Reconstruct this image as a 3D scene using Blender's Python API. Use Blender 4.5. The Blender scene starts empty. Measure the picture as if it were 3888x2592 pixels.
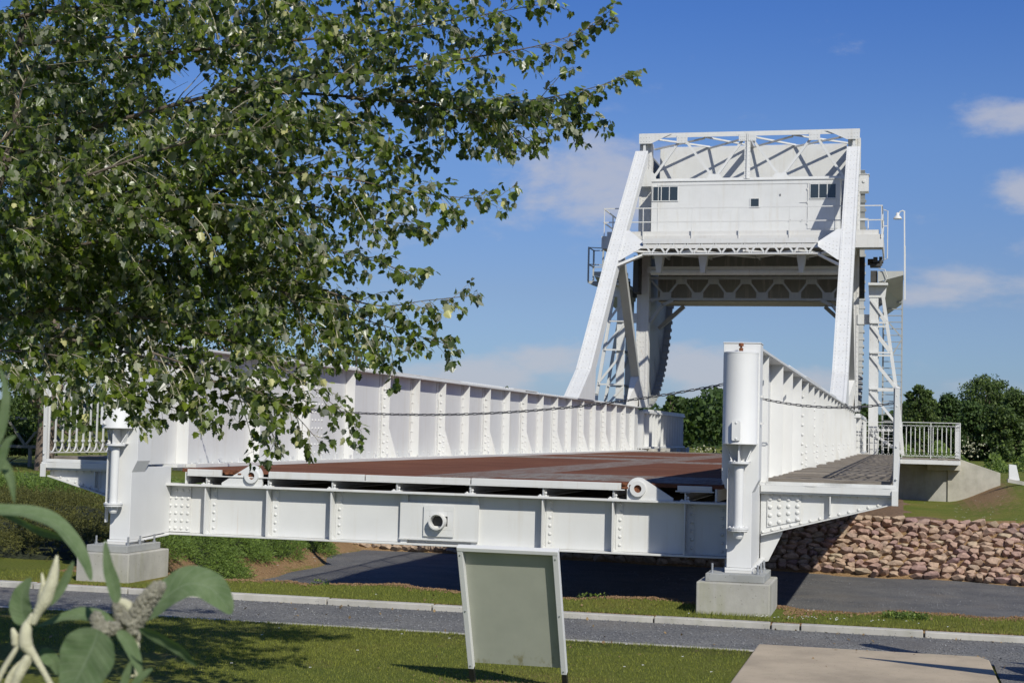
import bpy, math, random
from mathutils import Vector, Matrix
random.seed(7)
R = math.radians
sc = bpy.context.scene
col = sc.collection

# ------------------------------------------------------------------ camera
cam_d = bpy.data.cameras.new("camera")
cam = bpy.data.objects.new("camera", cam_d); col.objects.link(cam)
RX = Vector((0.96914059, 0.24527869, 0.02459435))
DN = Vector((0.00935513, 0.06310302, -0.99796317))
FW = Vector((-0.24633107, 0.9673967, 0.05886108))
M = Matrix.Identity(4)
for i in range(3):
    M[i][0] = RX[i]; M[i][1] = -DN[i]; M[i][2] = -FW[i]; M[i][3] = (0, 0, 1.65)[i]
cam.matrix_world = M
cam_d.sensor_width = 22.2
cam_d.lens = 33.28
cam_d.clip_start = 0.05; cam_d.clip_end = 3000
cam_d.dof.use_dof = True
cam_d.dof.focus_distance = 17.0
cam_d.dof.aperture_fstop = 6.3
sc.camera = cam

# ------------------------------------------------------------------ light
AZ, EL = R(39), R(38.5)
SUN = Vector((math.sin(AZ)*math.cos(EL), -math.cos(AZ)*math.cos(EL), math.sin(EL)))
sd = bpy.data.lights.new("sun", 'SUN'); sd.energy = 4.5; sd.angle = R(0.53); sd.color = (1, .968, .875)
so = bpy.data.objects.new("sun", sd); col.objects.link(so)
so.rotation_euler = (-SUN).to_track_quat('-Z', 'Y').to_euler(); so.location = SUN*60
sc.view_settings.view_transform = 'Standard'; sc.view_settings.look = 'None'
sc.view_settings.exposure = 0.0; sc.view_settings.gamma = 1.0

w = bpy.data.worlds.new("World"); sc.world = w; w.use_nodes = True
nt = w.node_tree; nt.nodes.clear()
def N(nt, t, **k):
    n = nt.nodes.new(t)
    for a, b in k.items():
        if a == 'ins':
            for q, v in b.items(): n.inputs[q].default_value = v
        else: setattr(n, a, b)
    return n
def LK(nt, a, ao, b, bi): nt.links.new(a.outputs[ao], b.inputs[bi])
def MATH(nt, op, a, b=None, clamp=False):
    n = nt.nodes.new('ShaderNodeMath'); n.operation = op; n.use_clamp = clamp
    for i, v in enumerate((a, b)):
        if v is None: continue
        if isinstance(v, (int, float)): n.inputs[i].default_value = v
        else: nt.links.new(v, n.inputs[i])
    return n.outputs[0]
sky = N(nt, 'ShaderNodeTexSky', sky_type='NISHITA', sun_disc=False)
sky.sun_elevation = EL; sky.sun_rotation = math.atan2(SUN.x, SUN.y)
sky.altitude = 0; sky.air_density = 1.0; sky.dust_density = 0.25; sky.ozone_density = 1.0
hs = N(nt, 'ShaderNodeHueSaturation', ins={'Hue': .5, 'Saturation': 1.12, 'Value': 1.0})
LK(nt, sky, 0, hs, 'Color')
tc = N(nt, 'ShaderNodeTexCoord'); sx = N(nt, 'ShaderNodeSeparateXYZ'); LK(nt, tc, 'Generated', sx, 0)
az = MATH(nt, 'ARCTAN2', sx.outputs[0], sx.outputs[1])
el = MATH(nt, 'ARCSINE', sx.outputs[2])
cmb = N(nt, 'ShaderNodeCombineXYZ'); nt.links.new(az, cmb.inputs[0]); nt.links.new(MATH(nt, 'MULTIPLY', el, 2.1), cmb.inputs[1])
nz = N(nt, 'ShaderNodeTexNoise', ins={'Scale': 13.0, 'Detail': 9.0, 'Roughness': .6, 'Distortion': .15}); LK(nt, cmb, 0, nz, 'Vector')
# clouds: azimuth, elevation, half width, half height (rad), strength
CL = [(-.185,.162,.065,.030,1.0),(-.245,.138,.05,.012,.5),(.075,.200,.050,.009,.8),(.075,.153,.022,.020,.8),
      (.055,.099,.060,.013,.7),(.02,.092,.045,.009,.8),(-.275,.036,.045,.011,1.0),(-.215,.045,.035,.010,.95),
      (-.125,.045,.032,.013,1.1),(-.08,.034,.05,.011,1.0),(-.33,.030,.05,.009,.6),(-.10,.056,.02,.009,.7),(.08,.03,.08,.012,.5),
      (-.35,.145,.04,.012,.45),(.3,.12,.2,.03,.8),(-.8,.1,.3,.05,.7),(.9,.15,.3,.06,.8),(-.16,.026,.25,.006,.35),(2.5,.2,.5,.1,.9),(-2.2,.25,.5,.1,.8)]
tot = None
for (a, e, wa, we, s) in CL:
    da = MATH(nt, 'DIVIDE', MATH(nt, 'SUBTRACT', az, a), wa)
    de = MATH(nt, 'DIVIDE', MATH(nt, 'SUBTRACT', el, e), we)
    q = MATH(nt, 'ADD', MATH(nt, 'MULTIPLY', da, da), MATH(nt, 'MULTIPLY', de, de))
    b = MATH(nt, 'MULTIPLY', MATH(nt, 'EXPONENT', MATH(nt, 'MULTIPLY', q, -.6)), s)
    tot = b if tot is None else MATH(nt, 'MAXIMUM', tot, b)
dens = MATH(nt, 'ADD', MATH(nt, 'MULTIPLY', tot, .86), MATH(nt, 'MULTIPLY', MATH(nt, 'SUBTRACT', nz.outputs[0], .5), 2.0))
mr = N(nt, 'ShaderNodeMapRange', interpolation_type='SMOOTHSTEP'); nt.links.new(dens, mr.inputs[0])
mr.inputs[1].default_value = .22; mr.inputs[2].default_value = .82; mr.inputs[4].default_value = .68
TN = [(0.000, (0.377, 0.510, 0.934)), (0.020, (0.377, 0.510, 0.934)), (0.047, (0.404, 0.533, 0.886)), (0.092, (0.476, 0.550, 0.819)), (0.190, (0.549, 0.680, 1.007)), (0.274, (0.410, 0.616, 1.071)), (0.600, (0.348, 0.554, 1.017))]
tr_ = N(nt, 'ShaderNodeValToRGB'); nt.links.new(el, tr_.inputs[0])
while len(tr_.color_ramp.elements) < len(TN): tr_.color_ramp.elements.new(.5)
for e_, (p_, c_) in zip(tr_.color_ramp.elements, TN): e_.position = p_; e_.color = (*c_, 1)
tm = N(nt, 'ShaderNodeMix', data_type='RGBA', blend_type='MULTIPLY'); tm.inputs[0].default_value = 1; LK(nt, hs, 0, tm, 6); LK(nt, tr_, 0, tm, 7)
mx = N(nt, 'ShaderNodeMix', data_type='RGBA'); nt.links.new(mr.outputs[0], mx.inputs['Factor'])
LK(nt, tm, 2, mx, 6); mx.inputs[7].default_value = (5.5, 5.55, 6.1, 1)
bg = N(nt, 'ShaderNodeBackground', ins={'Strength': .095}); LK(nt, mx, 2, bg, 'Color')
wo = N(nt, 'ShaderNodeOutputWorld'); LK(nt, bg, 0, wo, 0)

# ------------------------------------------------------------------ tags and helpers
def tag(o, label=None, cat=None, group=None, kind=None):
    for k, v in (('label', label), ('category', cat), ('group', group), ('kind', kind)):
        if v: o[k] = v
    return o
def empty(name, loc=(0,0,0), label=None, cat=None, group=None):
    o = bpy.data.objects.new(name, None); col.objects.link(o); o.location = loc
    o.empty_display_size = .2
    return tag(o, label, cat, group)
bpy_update = []
class MB:
    def __init__(s): s.v = []; s.f = []
    def add(s, vs, fs):
        n = len(s.v); s.v += [tuple(v) for v in vs]; s.f += [tuple(i+n for i in f) for f in fs]; return s
    def box(s, x0, x1, y0, y1, z0, z1):
        if x0 > x1: x0, x1 = x1, x0
        if y0 > y1: y0, y1 = y1, y0
        if z0 > z1: z0, z1 = z1, z0
        return s.add([(x0,y0,z0),(x1,y0,z0),(x1,y1,z0),(x0,y1,z0),(x0,y0,z1),(x1,y0,z1),(x1,y1,z1),(x0,y1,z1)],
              [(0,3,2,1),(4,5,6,7),(0,1,5,4),(1,2,6,5),(2,3,7,6),(3,0,4,7)])
    def bar(s, p, q, a, b, up=(0,0,1)):
        p = Vector(p); q = Vector(q); d = (q-p).normalized(); up = Vector(up)
        u = d.cross(up)
        if u.length < 1e-4: u = d.cross(Vector((0,1,0)))
        u.normalize(); v = u.cross(d).normalized(); u *= a/2; v *= b/2
        vs = [p-u-v, p+u-v, p+u+v, p-u+v, q-u-v, q+u-v, q+u+v, q-u+v]
        return s.add(vs, [(0,1,2,3),(7,6,5,4),(0,4,5,1),(1,5,6,2),(2,6,7,3),(3,7,4,0)])
    def prism(s, pts, d):
        pts = [Vector(p) for p in pts]; d = Vector(d); n = len(pts)
        nrm = Vector((0,0,0))
        for i in range(n): nrm += pts[i].cross(pts[(i+1) % n])
        if nrm.dot(d) > 0: pts = pts[::-1]
        vs = pts + [p+d for p in pts]
        fs = [tuple(range(n)), tuple(range(2*n-1, n-1, -1))] + [(i, n+i, n+(i+1) % n, (i+1) % n) for i in range(n)]
        return s.add(vs, fs)
    def tube(s, pts, r, seg=6, r2=None, cap=True):
        pts = [Vector(p) for p in pts]; n = len(pts); vs = []; fs = []
        prev = None
        for i, p in enumerate(pts):
            d = (pts[min(i+1, n-1)]-pts[max(i-1, 0)]).normalized()
            if prev is None:
                u = d.cross(Vector((0,0,1)))
                if u.length < .05: u = d.cross(Vector((0,1,0)))
            else: u = prev - d*prev.dot(d)
            u.normalize(); prev = u; v = d.cross(u)
            rr = r[i] if isinstance(r, (list, tuple)) else (r if r2 is None else r+(r2-r)*i/(n-1))
            for k in range(seg):
                a = 2*math.pi*k/seg; vs.append(p+u*math.cos(a)*rr+v*math.sin(a)*rr)
        for i in range(n-1):
            for k in range(seg):
                a = i*seg+k; b = i*seg+(k+1) % seg; fs.append((a, b, b+seg, a+seg))
        if cap: fs.append(tuple(range(seg-1, -1, -1))); fs.append(tuple((n-1)*seg+k for k in range(seg)))
        return s.add(vs, fs)
    def lathe(s, c, prof, seg=24, axis='z'):
        vs = []; fs = []; c = Vector(c)
        for (r, h) in prof:
            for k in range(seg):
                a = 2*math.pi*k/seg; x, y = r*math.cos(a), r*math.sin(a)
                vs.append(c+(Vector((x, y, h)) if axis == 'z' else Vector((x, -h, y)) if axis == 'y' else Vector((h, x, y))))
        for i in range(len(prof)-1):
            for k in range(seg):
                a = i*seg+k; b = i*seg+(k+1) % seg; fs.append((a, b, b+seg, a+seg))
        fs.append(tuple(range(seg-1, -1, -1))); fs.append(tuple((len(prof)-1)*seg+k for k in range(seg)))
        return s.add(vs, fs)
    def dome(s, p, n, r, h=None, seg=8):
        p = Vector(p); n = Vector(n).normalized(); h = h or r*.8
        u = n.cross(Vector((0,0,1)));
        if u.length < .1: u = n.cross(Vector((1,0,0)))
        u.normalize(); v = n.cross(u); vs = []; fs = []
        for (q, t) in ((1, 0), (.92, .45), (.6, .83)):
            for k in range(seg):
                a = 2*math.pi*k/seg; vs.append(p+(u*math.cos(a)+v*math.sin(a))*r*q+n*h*t)
        for i in range(2):
            for k in range(seg):
                a = i*seg+k; b = i*seg+(k+1) % seg; fs.append((a, b, b+seg, a+seg))
        vs.append(p+n*h)
        for k in range(seg): fs.append((2*seg+k, 2*seg+(k+1) % seg, 3*seg))
        return s.add(vs, fs)
    def build(s, name, mat, parent=None, smooth=False, bevel=0):
        m = bpy.data.meshes.new(name); m.from_pydata(s.v, [], s.f)
        m.materials.append(mat)
        if smooth: m.shade_smooth()
        o = bpy.data.objects.new(name, m); col.objects.link(o)
        if parent is not None:
            o.parent = parent
            L = Vector(parent.location)
            P = parent.parent
            while P is not None: L = L+P.location; P = P.parent
            if L.length > 0: m.transform(Matrix.Translation(-L))
        if bevel:
            b = o.modifiers.new('bevel', 'BEVEL'); b.width = bevel; b.segments = 2; b.limit_method = 'ANGLE'; b.angle_limit = R(40)
        return o

# ------------------------------------------------------------------ materials
def mat(name):
    m = bpy.data.materials.new(name); m.use_nodes = True; t = m.node_tree
    return m, t, t.nodes['Principled BSDF'], t.nodes['Material Output']
def coords(t, scale=(1,1,1), kind='pos'):
    if kind == 'pos': g = N(t, 'ShaderNodeNewGeometry'); o = g.outputs['Position']
    else: g = N(t, 'ShaderNodeTexCoord'); o = g.outputs['Object']
    mp = N(t, 'ShaderNodeMapping'); t.links.new(o, mp.inputs[0]); mp.inputs['Scale'].default_value = scale
    return mp
def noise(t, vec, scale, detail=4, rough=.55):
    n = N(t, 'ShaderNodeTexNoise', ins={'Scale': scale, 'Detail': detail, 'Roughness': rough})
    LK(t, vec, 0, n, 'Vector'); return n
def ramp(t, fac, stops):
    r = N(t, 'ShaderNodeValToRGB'); t.links.new(fac, r.inputs[0])
    while len(r.color_ramp.elements) < len(stops): r.color_ramp.elements.new(.5)
    for e, (p, c) in zip(r.color_ramp.elements, stops):
        e.position = p; e.color = (c[0], c[1], c[2], 1) if not isinstance(c, (int, float)) else (c, c, c, 1)
    return r
def mixc(t, fac, a, b, mode='MIX'):
    m = N(t, 'ShaderNodeMix', data_type='RGBA', blend_type=mode)
    for sck, v in ((m.inputs['Factor'], fac), (m.inputs[6], a), (m.inputs[7], b)):
        if isinstance(v, (int, float)): sck.default_value = v
        elif isinstance(v, tuple): sck.default_value = (*v, 1)
        else: t.links.new(v, sck)
    return m.outputs[2]
def bump(t, b, h, strength, dist=.01):
    n = N(t, 'ShaderNodeBump', ins={'Strength': strength, 'Distance': dist}); t.links.new(h, n.inputs['Height'])
    t.links.new(n.outputs[0], b.inputs['Normal']); return n

def paint(name, base=(.635,.635,.615), rust=.0, dirt=.35):
    m, t, b, o = mat(name)
    c1 = coords(t, (1,1,1)); n1 = noise(t, c1, 2.2, 5)
    c2 = coords(t, (7,7,.6)); n2 = noise(t, c2, 1.3, 5, .65)
    a = ramp(t, n1.outputs[0], [(.3, tuple(x*.93 for x in base)), (.7, base)])
    st = ramp(t, n2.outputs[0], [(.52, 0), (.78, 1)])
    c = mixc(t, MATH(t, 'MULTIPLY', st.outputs[0], dirt), a.outputs[0], (.50,.46,.38))
    c3 = coords(t, (3,3,1.2)); n3 = noise(t, c3, 3.1, 6, .7)
    rs = ramp(t, n3.outputs[0], [(.70-rust*.12, 0), (.77-rust*.12, 1)])
    c = mixc(t, MATH(t, 'MULTIPLY', rs.outputs[0], min(.7, .3+rust)), c, (.38,.20,.09))
    n6 = noise(t, coords(t, (16,16,.9)), 1.9, 5, .6); r6 = ramp(t, n6.outputs[0], [(.63, 0), (.74, 1)]); n7 = noise(t, c1, .9, 3); r7 = ramp(t, n7.outputs[0], [(.5, 0), (.62, 1)])
    c = mixc(t, MATH(t, 'MULTIPLY', MATH(t, 'MULTIPLY', r6.outputs[0], r7.outputs[0]), .30+.3*max(0, rust)), c, (.42,.27,.14))
    t.links.new(c, b.inputs['Base Color']); b.inputs['Roughness'].default_value = .55; b.inputs['Specular IOR Level'].default_value = .3
    n4 = noise(t, c1, 55, 3); bump(t, b, n4.outputs[0], .12, .004)
    return m
M_W = paint('white_paint', rust=.12, dirt=.45)
M_WO = paint('old_white_paint', (.64,.63,.60), .45, .45)
M_WS = paint('dull_white_paint', (.44,.445,.42), .3, .7)
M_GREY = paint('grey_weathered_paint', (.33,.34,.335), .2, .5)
M_SMOOTH = paint('fresh_white_paint', (.66,.66,.645), -.6, .12)
def simple(name, c, rough=.6, metal=0, var=.15, scale=8, bmp=.15):
    m, t, b, o = mat(name); cc = coords(t); n = noise(t, cc, scale, 5)
    r = ramp(t, n.outputs[0], [(.3, tuple(x*(1-var) for x in c)), (.7, tuple(x*(1+var) for x in c))])
    LK(t, r, 0, b, 'Base Color'); b.inputs['Roughness'].default_value = rough; b.inputs['Metallic'].default_value = metal
    if bmp: n2 = noise(t, cc, scale*8, 4); bump(t, b, n2.outputs[0], bmp, .01)
    return m
M_RUST = simple('rust', (.17,.06,.025), .9, 0, .5, 25, .5)
M_DARK = simple('dark_machinery', (.05,.048,.045), .6)
M_CHAIN = simple('chain_steel', (.11,.11,.115), .45, .6, .3, 30)
M_GALV = simple('galvanised_steel', (.42,.43,.44), .4, .7, .12, 30)
M_BLACK = simple('black_plastic', (.015,.015,.016), .4)
M_DECKSHADE = simple('underdeck_shade', (.05,.045,.04), .9, 0, .4, 12)  # near-black tone puts the shade under the deck into the nearest floor beams
M_UNDER = simple('counterweight_underside', (.42,.38,.27), .8)  # beige stands in for light reflected up from below

def glass():
    m, t, b, o = mat('window_glass'); b.inputs['Base Color'].default_value = (.03,.04,.045,1)
    b.inputs['Roughness'].default_value = .12; b.inputs['Specular IOR Level'].default_value = .7; return m
M_GLASS = glass()

def concrete(name, base=(.40,.385,.34), stain=.5):
    m, t, b, o = mat(name); c = coords(t)
    n1 = noise(t, c, 1.8, 6, .65); n2 = noise(t, c, 22, 4); c2 = coords(t, (5,5,.7)); n3 = noise(t, c2, 1.5, 5)
    a = ramp(t, n1.outputs[0], [(.28, tuple(x*.72 for x in base)), (.55, base), (.8, tuple(min(1, x*1.18) for x in base))])
    k = ramp(t, n3.outputs[0], [(.5, 0), (.75, 1)])
    cc = mixc(t, MATH(t, 'MULTIPLY', k.outputs[0], stain), a.outputs[0], (.25,.25,.15))
    v = N(t, 'ShaderNodeTexVoronoi', ins={'Scale': 26.0}); LK(t, c, 0, v, 'Vector')
    pit = ramp(t, v.outputs['Distance'], [(.06, .35), (.13, 1)])
    cc = mixc(t, 1.0, cc, pit.outputs[0], 'MULTIPLY')
    t.links.new(cc, b.inputs['Base Color']); b.inputs['Roughness'].default_value = .9
    bump(t, b, MATH(t, 'ADD', n2.outputs[0], pit.outputs[0]), .35, .006)
    return m
M_CONC = concrete('concrete')
M_CONC2 = concrete('pale_concrete', (.46,.44,.39), .3)
M_SLAB = concrete('slab_concrete', (.43,.35,.245), .15)

def lawn():
    m, t, b, o = mat('lawn'); c = coords(t)
    n1 = noise(t, c, .55, 6, .6); n2 = noise(t, c, 38, 5, .75); n3 = noise(t, c, 5, 4)
    a = ramp(t, n1.outputs[0], [(.3, (.115,.155,.026)), (.55, (.165,.178,.036)), (.75, (.24,.195,.062))])
    a2 = ramp(t, n2.outputs[0], [(.35, (.45,.5,.4)), (.65, (1.35,1.3,1.25))])
    cc = mixc(t, 1.0, a.outputs[0], a2.outputs[0], 'MULTIPLY')
    # bare earth on steep ground
    g = N(t, 'ShaderNodeNewGeometry'); s = N(t, 'ShaderNodeSeparateXYZ'); LK(t, g, 'True Normal', s, 0)
    sl = MATH(t, 'ADD', s.outputs[2], MATH(t, 'MULTIPLY', MATH(t, 'SUBTRACT', n3.outputs[0], .5), .12))
    f = ramp(t, sl, [(.93, 1), (.985, 0)])
    so = ramp(t, n2.outputs[0], [(.3, (.13,.075,.035)), (.5, (.27,.17,.085)), (.7, (.42,.29,.16))])
    cc = mixc(t, f.outputs[0], cc, so.outputs[0])
    # worn patches
    n5 = noise(t, c, 1.7, 5, .6); wf = ramp(t, n5.outputs[0], [(.64, 0), (.74, .75)])
    cc = mixc(t, wf.outputs[0], cc, mixc(t, .5, (.16,.12,.055), so.outputs[0]))
    t.links.new(cc, b.inputs['Base Color']); b.inputs['Roughness'].default_value = .95
    b.inputs['Specular IOR Level'].default_value = .15
    bump(t, b, n2.outputs[0], .9, .03); return m
M_LAWN = lawn()
def gravel(name, base=(.145,.145,.143)):
    m, t, b, o = mat(name); c = coords(t)
    v = N(t, 'ShaderNodeTexVoronoi', ins={'Scale': 75.0, 'Randomness': 1.0}); LK(t, c, 0, v, 'Vector')
    hsv = ramp(t, v.outputs['Color'], [(.0, tuple(x*.5 for x in base)), (.6, tuple(x*1.15 for x in base)), (.93, tuple(x*1.8 for x in base)), (.985, (.5,.45,.38))])
    n1 = noise(t, c, 1.2, 6, .6); d = ramp(t, n1.outputs[0], [(.35, (.75,.75,.75)), (.65, (1.15,1.12,1.05))])
    cc = mixc(t, 1.0, hsv.outputs[0], d.outputs[0], 'MULTIPLY')
    n2 = noise(t, c, .7, 4); df = ramp(t, n2.outputs[0], [(.52, 0), (.72, .5)])
    cc = mixc(t, df.outputs[0], cc, (.17,.145,.115))
    t.links.new(cc, b.inputs['Base Color']); b.inputs['Roughness'].default_value = .85
    bump(t, b, v.outputs['Distance'], .8, .012); return m
M_GRAVEL = gravel('grey_gravel')
M_GRAVEL2 = gravel('basin_gravel', (.12,.12,.122))
def soil():
    m, t, b, o = mat('soil'); c = coords(t); n = noise(t, c, 30, 6, .7)
    r = ramp(t, n.outputs[0], [(.3, (.10,.055,.025)), (.5, (.25,.15,.075)), (.72, (.42,.29,.17))])
    LK(t, r, 0, b, 'Base Color'); b.inputs['Roughness'].default_value = 1; bump(t, b, n.outputs[0], 1, .03); return m
M_SOIL = soil()
def stone():
    m, t, b, o = mat('riprap_stone'); oi = N(t, 'ShaderNodeObjectInfo'); c = coords(t, kind='obj'); g = coords(t)
    r = ramp(t, oi.outputs['Random'], [(0, (.42,.27,.205)), (.25, (.43,.31,.215)), (.5, (.37,.235,.19)), (.7, (.43,.34,.23)), (.85, (.29,.185,.17)), (1, (.42,.28,.205))])
    n = noise(t, g, 14, 6, .65); d = ramp(t, n.outputs[0], [(.3, .62), (.7, 1.2)])
    cc = mixc(t, 1.0, r.outputs[0], d.outputs[0], 'MULTIPLY')
    t.links.new(cc, b.inputs['Base Color']); b.inputs['Roughness'].default_value = .9; bump(t, b, n.outputs[0], .6, .02); return m
M_STONE = stone()
def wood():
    m, t, b, o = mat('weathered_planks'); c = coords(t, (1.2,14,14)); n = noise(t, c, 3, 6, .7)
    g = N(t, 'ShaderNodeNewGeometry')
    r = ramp(t, n.outputs[0], [(.25, (.09,.075,.06)), (.55, (.22,.19,.155)), (.8, (.33,.30,.26))])
    k = ramp(t, g.outputs['Random Per Island'], [(0, .75), (1, 1.2)])
    cc = mixc(t, 1.0, r.outputs[0], k.outputs[0], 'MULTIPLY')
    t.links.new(cc, b.inputs['Base Color']); b.inputs['Roughness'].default_value = .85; bump(t, b, n.outputs[0], .6, .01); return m
M_WOOD = wood()
def deckmat():
    m, t, b, o = mat('worn_red_deck'); g = N(t, 'ShaderNodeNewGeometry'); s = N(t, 'ShaderNodeSeparateXYZ'); LK(t, g, 'Position', s, 0)
    c = coords(t); nn = noise(t, coords(t, (4,.6,1)), 3, 5, .65)
    X, Y = s.outputs[0], s.outputs[1]
    def band(v, a, bb, soft=.05):
        u = N(t, 'ShaderNodeMapRange', interpolation_type='SMOOTHSTEP'); t.links.new(v, u.inputs[0]); u.inputs[1].default_value = a-soft; u.inputs[2].default_value = a+soft
        d = N(t, 'ShaderNodeMapRange', interpolation_type='SMOOTHSTEP'); t.links.new(v, d.inputs[0]); d.inputs[1].default_value = bb-soft; d.inputs[2].default_value = bb+soft
        return MATH(t, 'SUBTRACT', u.outputs[0], d.outputs[0])
    right = band(X, -4.3, 5, .04); left = band(X, -9, -4.95, .04)
    tot = MATH(t, 'MULTIPLY', band(X, -4.97, -4.18, .02), .75)
    for a, bb in ((15.95,18.4),(27.6,29.4),(38.4,40.2)): tot = MATH(t, 'MAXIMUM', tot, MATH(t, 'MULTIPLY', right, band(Y, a, bb)))
    for a, bb in ((29.4,31.6),(34.6,36.2),(44.2,47.6)): tot = MATH(t, 'MAXIMUM', tot, MATH(t, 'MULTIPLY', left, band(Y, a, bb)))
    tot = MATH(t, 'MAXIMUM', tot, MATH(t, 'MULTIPLY', right, band(Y, 44.3, 47.6)))
    wr = ramp(t, nn.outputs[0], [(.32, .15), (.56, 1)])
    tot = MATH(t, 'MULTIPLY', tot, wr.outputs[0], True)
    n2 = noise(t, c, 60, 4, .7); n3 = noise(t, coords(t, (.5,3,1)), 2, 5)
    red = ramp(t, n3.outputs[0], [(.3, (.100,.043,.026)), (.55, (.165,.068,.042)), (.8, (.26,.135,.08))])
    gy = ramp(t, n2.outputs[0], [(.3, (.13,.115,.10)), (.7, (.33,.31,.28))])
    cc = mixc(t, tot, red.outputs[0], gy.outputs[0])
    sp = ramp(t, n2.outputs[0], [(.3, .7), (.7, 1.25)]); cc = mixc(t, 1.0, cc, sp.outputs[0], 'MULTIPLY')
    t.links.new(cc, b.inputs['Base Color']); b.inputs['Roughness'].default_value = .95; b.inputs['Specular IOR Level'].default_value = .08; bump(t, b, n2.outputs[0], .5, .01); return m
M_DECK = deckmat()
def leafmat(name, top, under, var=.35, trans=.3, rough=.4, spec=.5):
    m, t, b, o = mat(name); g = N(t, 'ShaderNodeNewGeometry')
    k = ramp(t, g.outputs['Random Per Island'], [(0, (1-var, 1-var, 1-var*.8)), (.7, (1, 1, 1)), (1, (1+var*1.3, 1+var, 1))])
    c = mixc(t, g.outputs['Backfacing'], top, under)
    c = mixc(t, 1.0, c, k.outputs[0], 'MULTIPLY')
    t.links.new(c, b.inputs['Base Color']); b.inputs['Roughness'].default_value = rough
    b.inputs['Specular IOR Level'].default_value = spec
    tr = N(t, 'ShaderNodeBsdfTranslucent'); t.links.new(mixc(t, 1.0, c, (1.5,2.0,.6), 'MULTIPLY'), tr.inputs[0])
    ms = N(t, 'ShaderNodeMixShader'); ms.inputs[0].default_value = trans
    LK(t, b, 0, ms, 1); LK(t, tr, 0, ms, 2); LK(t, ms, 0, o, 0); return m
M_POP = leafmat('poplar_leaf', (.078,.112,.018), (.35,.36,.25), .6, .32, .32)
M_BG1 = leafmat('background_leaf', (.075,.115,.030), (.10,.14,.05), .45, .22, .6, .3)
M_BG2 = leafmat('dark_background_leaf', (.058,.100,.028), (.075,.115,.042), .4, .2, .6, .25)
M_BG3 = leafmat('light_background_leaf', (.12,.175,.036), (.14,.19,.055), .4, .25, .6, .3)
M_JUN = leafmat('juniper_green', (.135,.205,.040), (.12,.185,.04), .4, .12, .6, .3)
M_JUNB = leafmat('juniper_brown', (.105,.110,.032), (.095,.10,.032), .4, .1, .7, .2)
M_GRASS = leafmat('grass_blade', (.185,.205,.045), (.19,.205,.048), .45, .25, .6, .2)
M_BARK = simple('bark', (.17,.13,.10), .9, 0, .35, 20, .6)
M_BARK2 = simple('limb_bark', (.115,.09,.07), .9, 0, .4, 20, .6)
M_TWIG = simple('pale_twig', (.30,.27,.19), .8, 0, .25, 30, .2)
M_DAISY = simple('daisy_white', (.75,.74,.68), .7, 0, .1)

# ------------------------------------------------------------------ ground
def sst(x, a, b):
    q = max(0, min(1, (x-a)/(b-a))); return q*q*(3-2*q)
def lerp(a, b, q): return a+(b-a)*q
def wob(x): return .12*math.sin(x*2.1)+.10*math.sin(x*4.7+1)+.05*math.sin(x*11+2)
def left_line(y): return (-8.0-(y-16)*.367 if y < 28 else -12.4-(y-28)*.12)+.12*math.sin(y*1.7)
def toe_y(x): return 37.35-.22*x if x > -2 else 37.79-.09*(x+2)
def H(x, y):
    h = 0.0
    # outside ground
    if y > toe_y(x)+.5: h = lerp(-.19, -.07, sst(y, 39, 46))*sst(x, -18, -13)
    h += .62*sst(x, 1.3, 3.3)*sst(y, 36, 45)
    h += .15*sst(-x, 9.5, 13)*sst(y, 16, 19)*(1-sst(y, 24, 30))
    h += .03*math.sin(x*.7)*math.sin(y*.5)*sst(y, 16, 22)
    f = 15.45+wob(x)*1.2
    if y > f and y < toe_y(x)+1.6:
        dn = sst(y, f, f+1.0)
        dl = sst(x, left_line(y)-lerp(1.3, 3.2, sst(y, 17, 29)), left_line(y)+.3)
        db = max(0, min(1, (toe_y(x)+1.0-y)/1.0))
        k = min(dn, dl, db)
        h = lerp(h, -1.63, k)
    if 12.14 < y < 14.17: h = -.16
    return h
def grid(xs, ys, fn):
    vs = [(x, y, fn(x, y)) for y in ys for x in xs]; nx = len(xs)
    fs = [(j*nx+i, j*nx+i+1, (j+1)*nx+i+1, (j+1)*nx+i) for j in range(len(ys)-1) for i in range(nx-1)]
    b = MB(); b.add(vs, fs); return b
def rng(a, b, st):
    n = max(1, round((b-a)/st)); return [a+(b-a)*i/n for i in range(n+1)]
xs = rng(-900, -60, 140)[:-1]+rng(-60, -18, 2.5)[:-1]+rng(-18, 5, .17)[:-1]+rng(5, 40, 2.5)[:-1]+rng(40, 900, 140)
ys = rng(-30, 6, 3)[:-1]+rng(6, 12.12, .5)+[12.16]+[14.15,14.19]+rng(14.4, 24, .16)[:-1]+rng(24, 40, .25)[:-1]+rng(40, 60, .8)[:-1]+rng(60, 1500, 60)
tag(grid(xs, ys, H).build('lawn_ground', M_LAWN, smooth=True), kind='structure')
b = MB(); b.add([(-60,12.2,-.055),(60,12.2,-.055),(60,14.08,-.055),(-60,14.08,-.055)], [(0,1,2,3)])
tag(b.build('gravel_path', M_GRAVEL), kind='structure')
b = grid(rng(-14, 40, .5), rng(16.4, 39, .5), lambda x, y: -1.55+.035*math.sin(x*1.3)*math.sin(y*.9))
tag(b.build('basin_floor', M_GRAVEL2, smooth=True), kind='structure')
b = MB().box(-40, .66, 12.145, 12.20, -.1, .004)
tag(b.build('path_edging', M_CONC2), 'narrow flush concrete edging along the near side of the gravel path', 'edging')
b = grid(rng(.685, 12, .4), rng(5, 12.28, .3), lambda x, y: .012+.006*math.sin(x*7)*math.sin(y*5))
tag(b.build('gravel_apron', M_GRAVEL, smooth=True), kind='structure')
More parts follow.
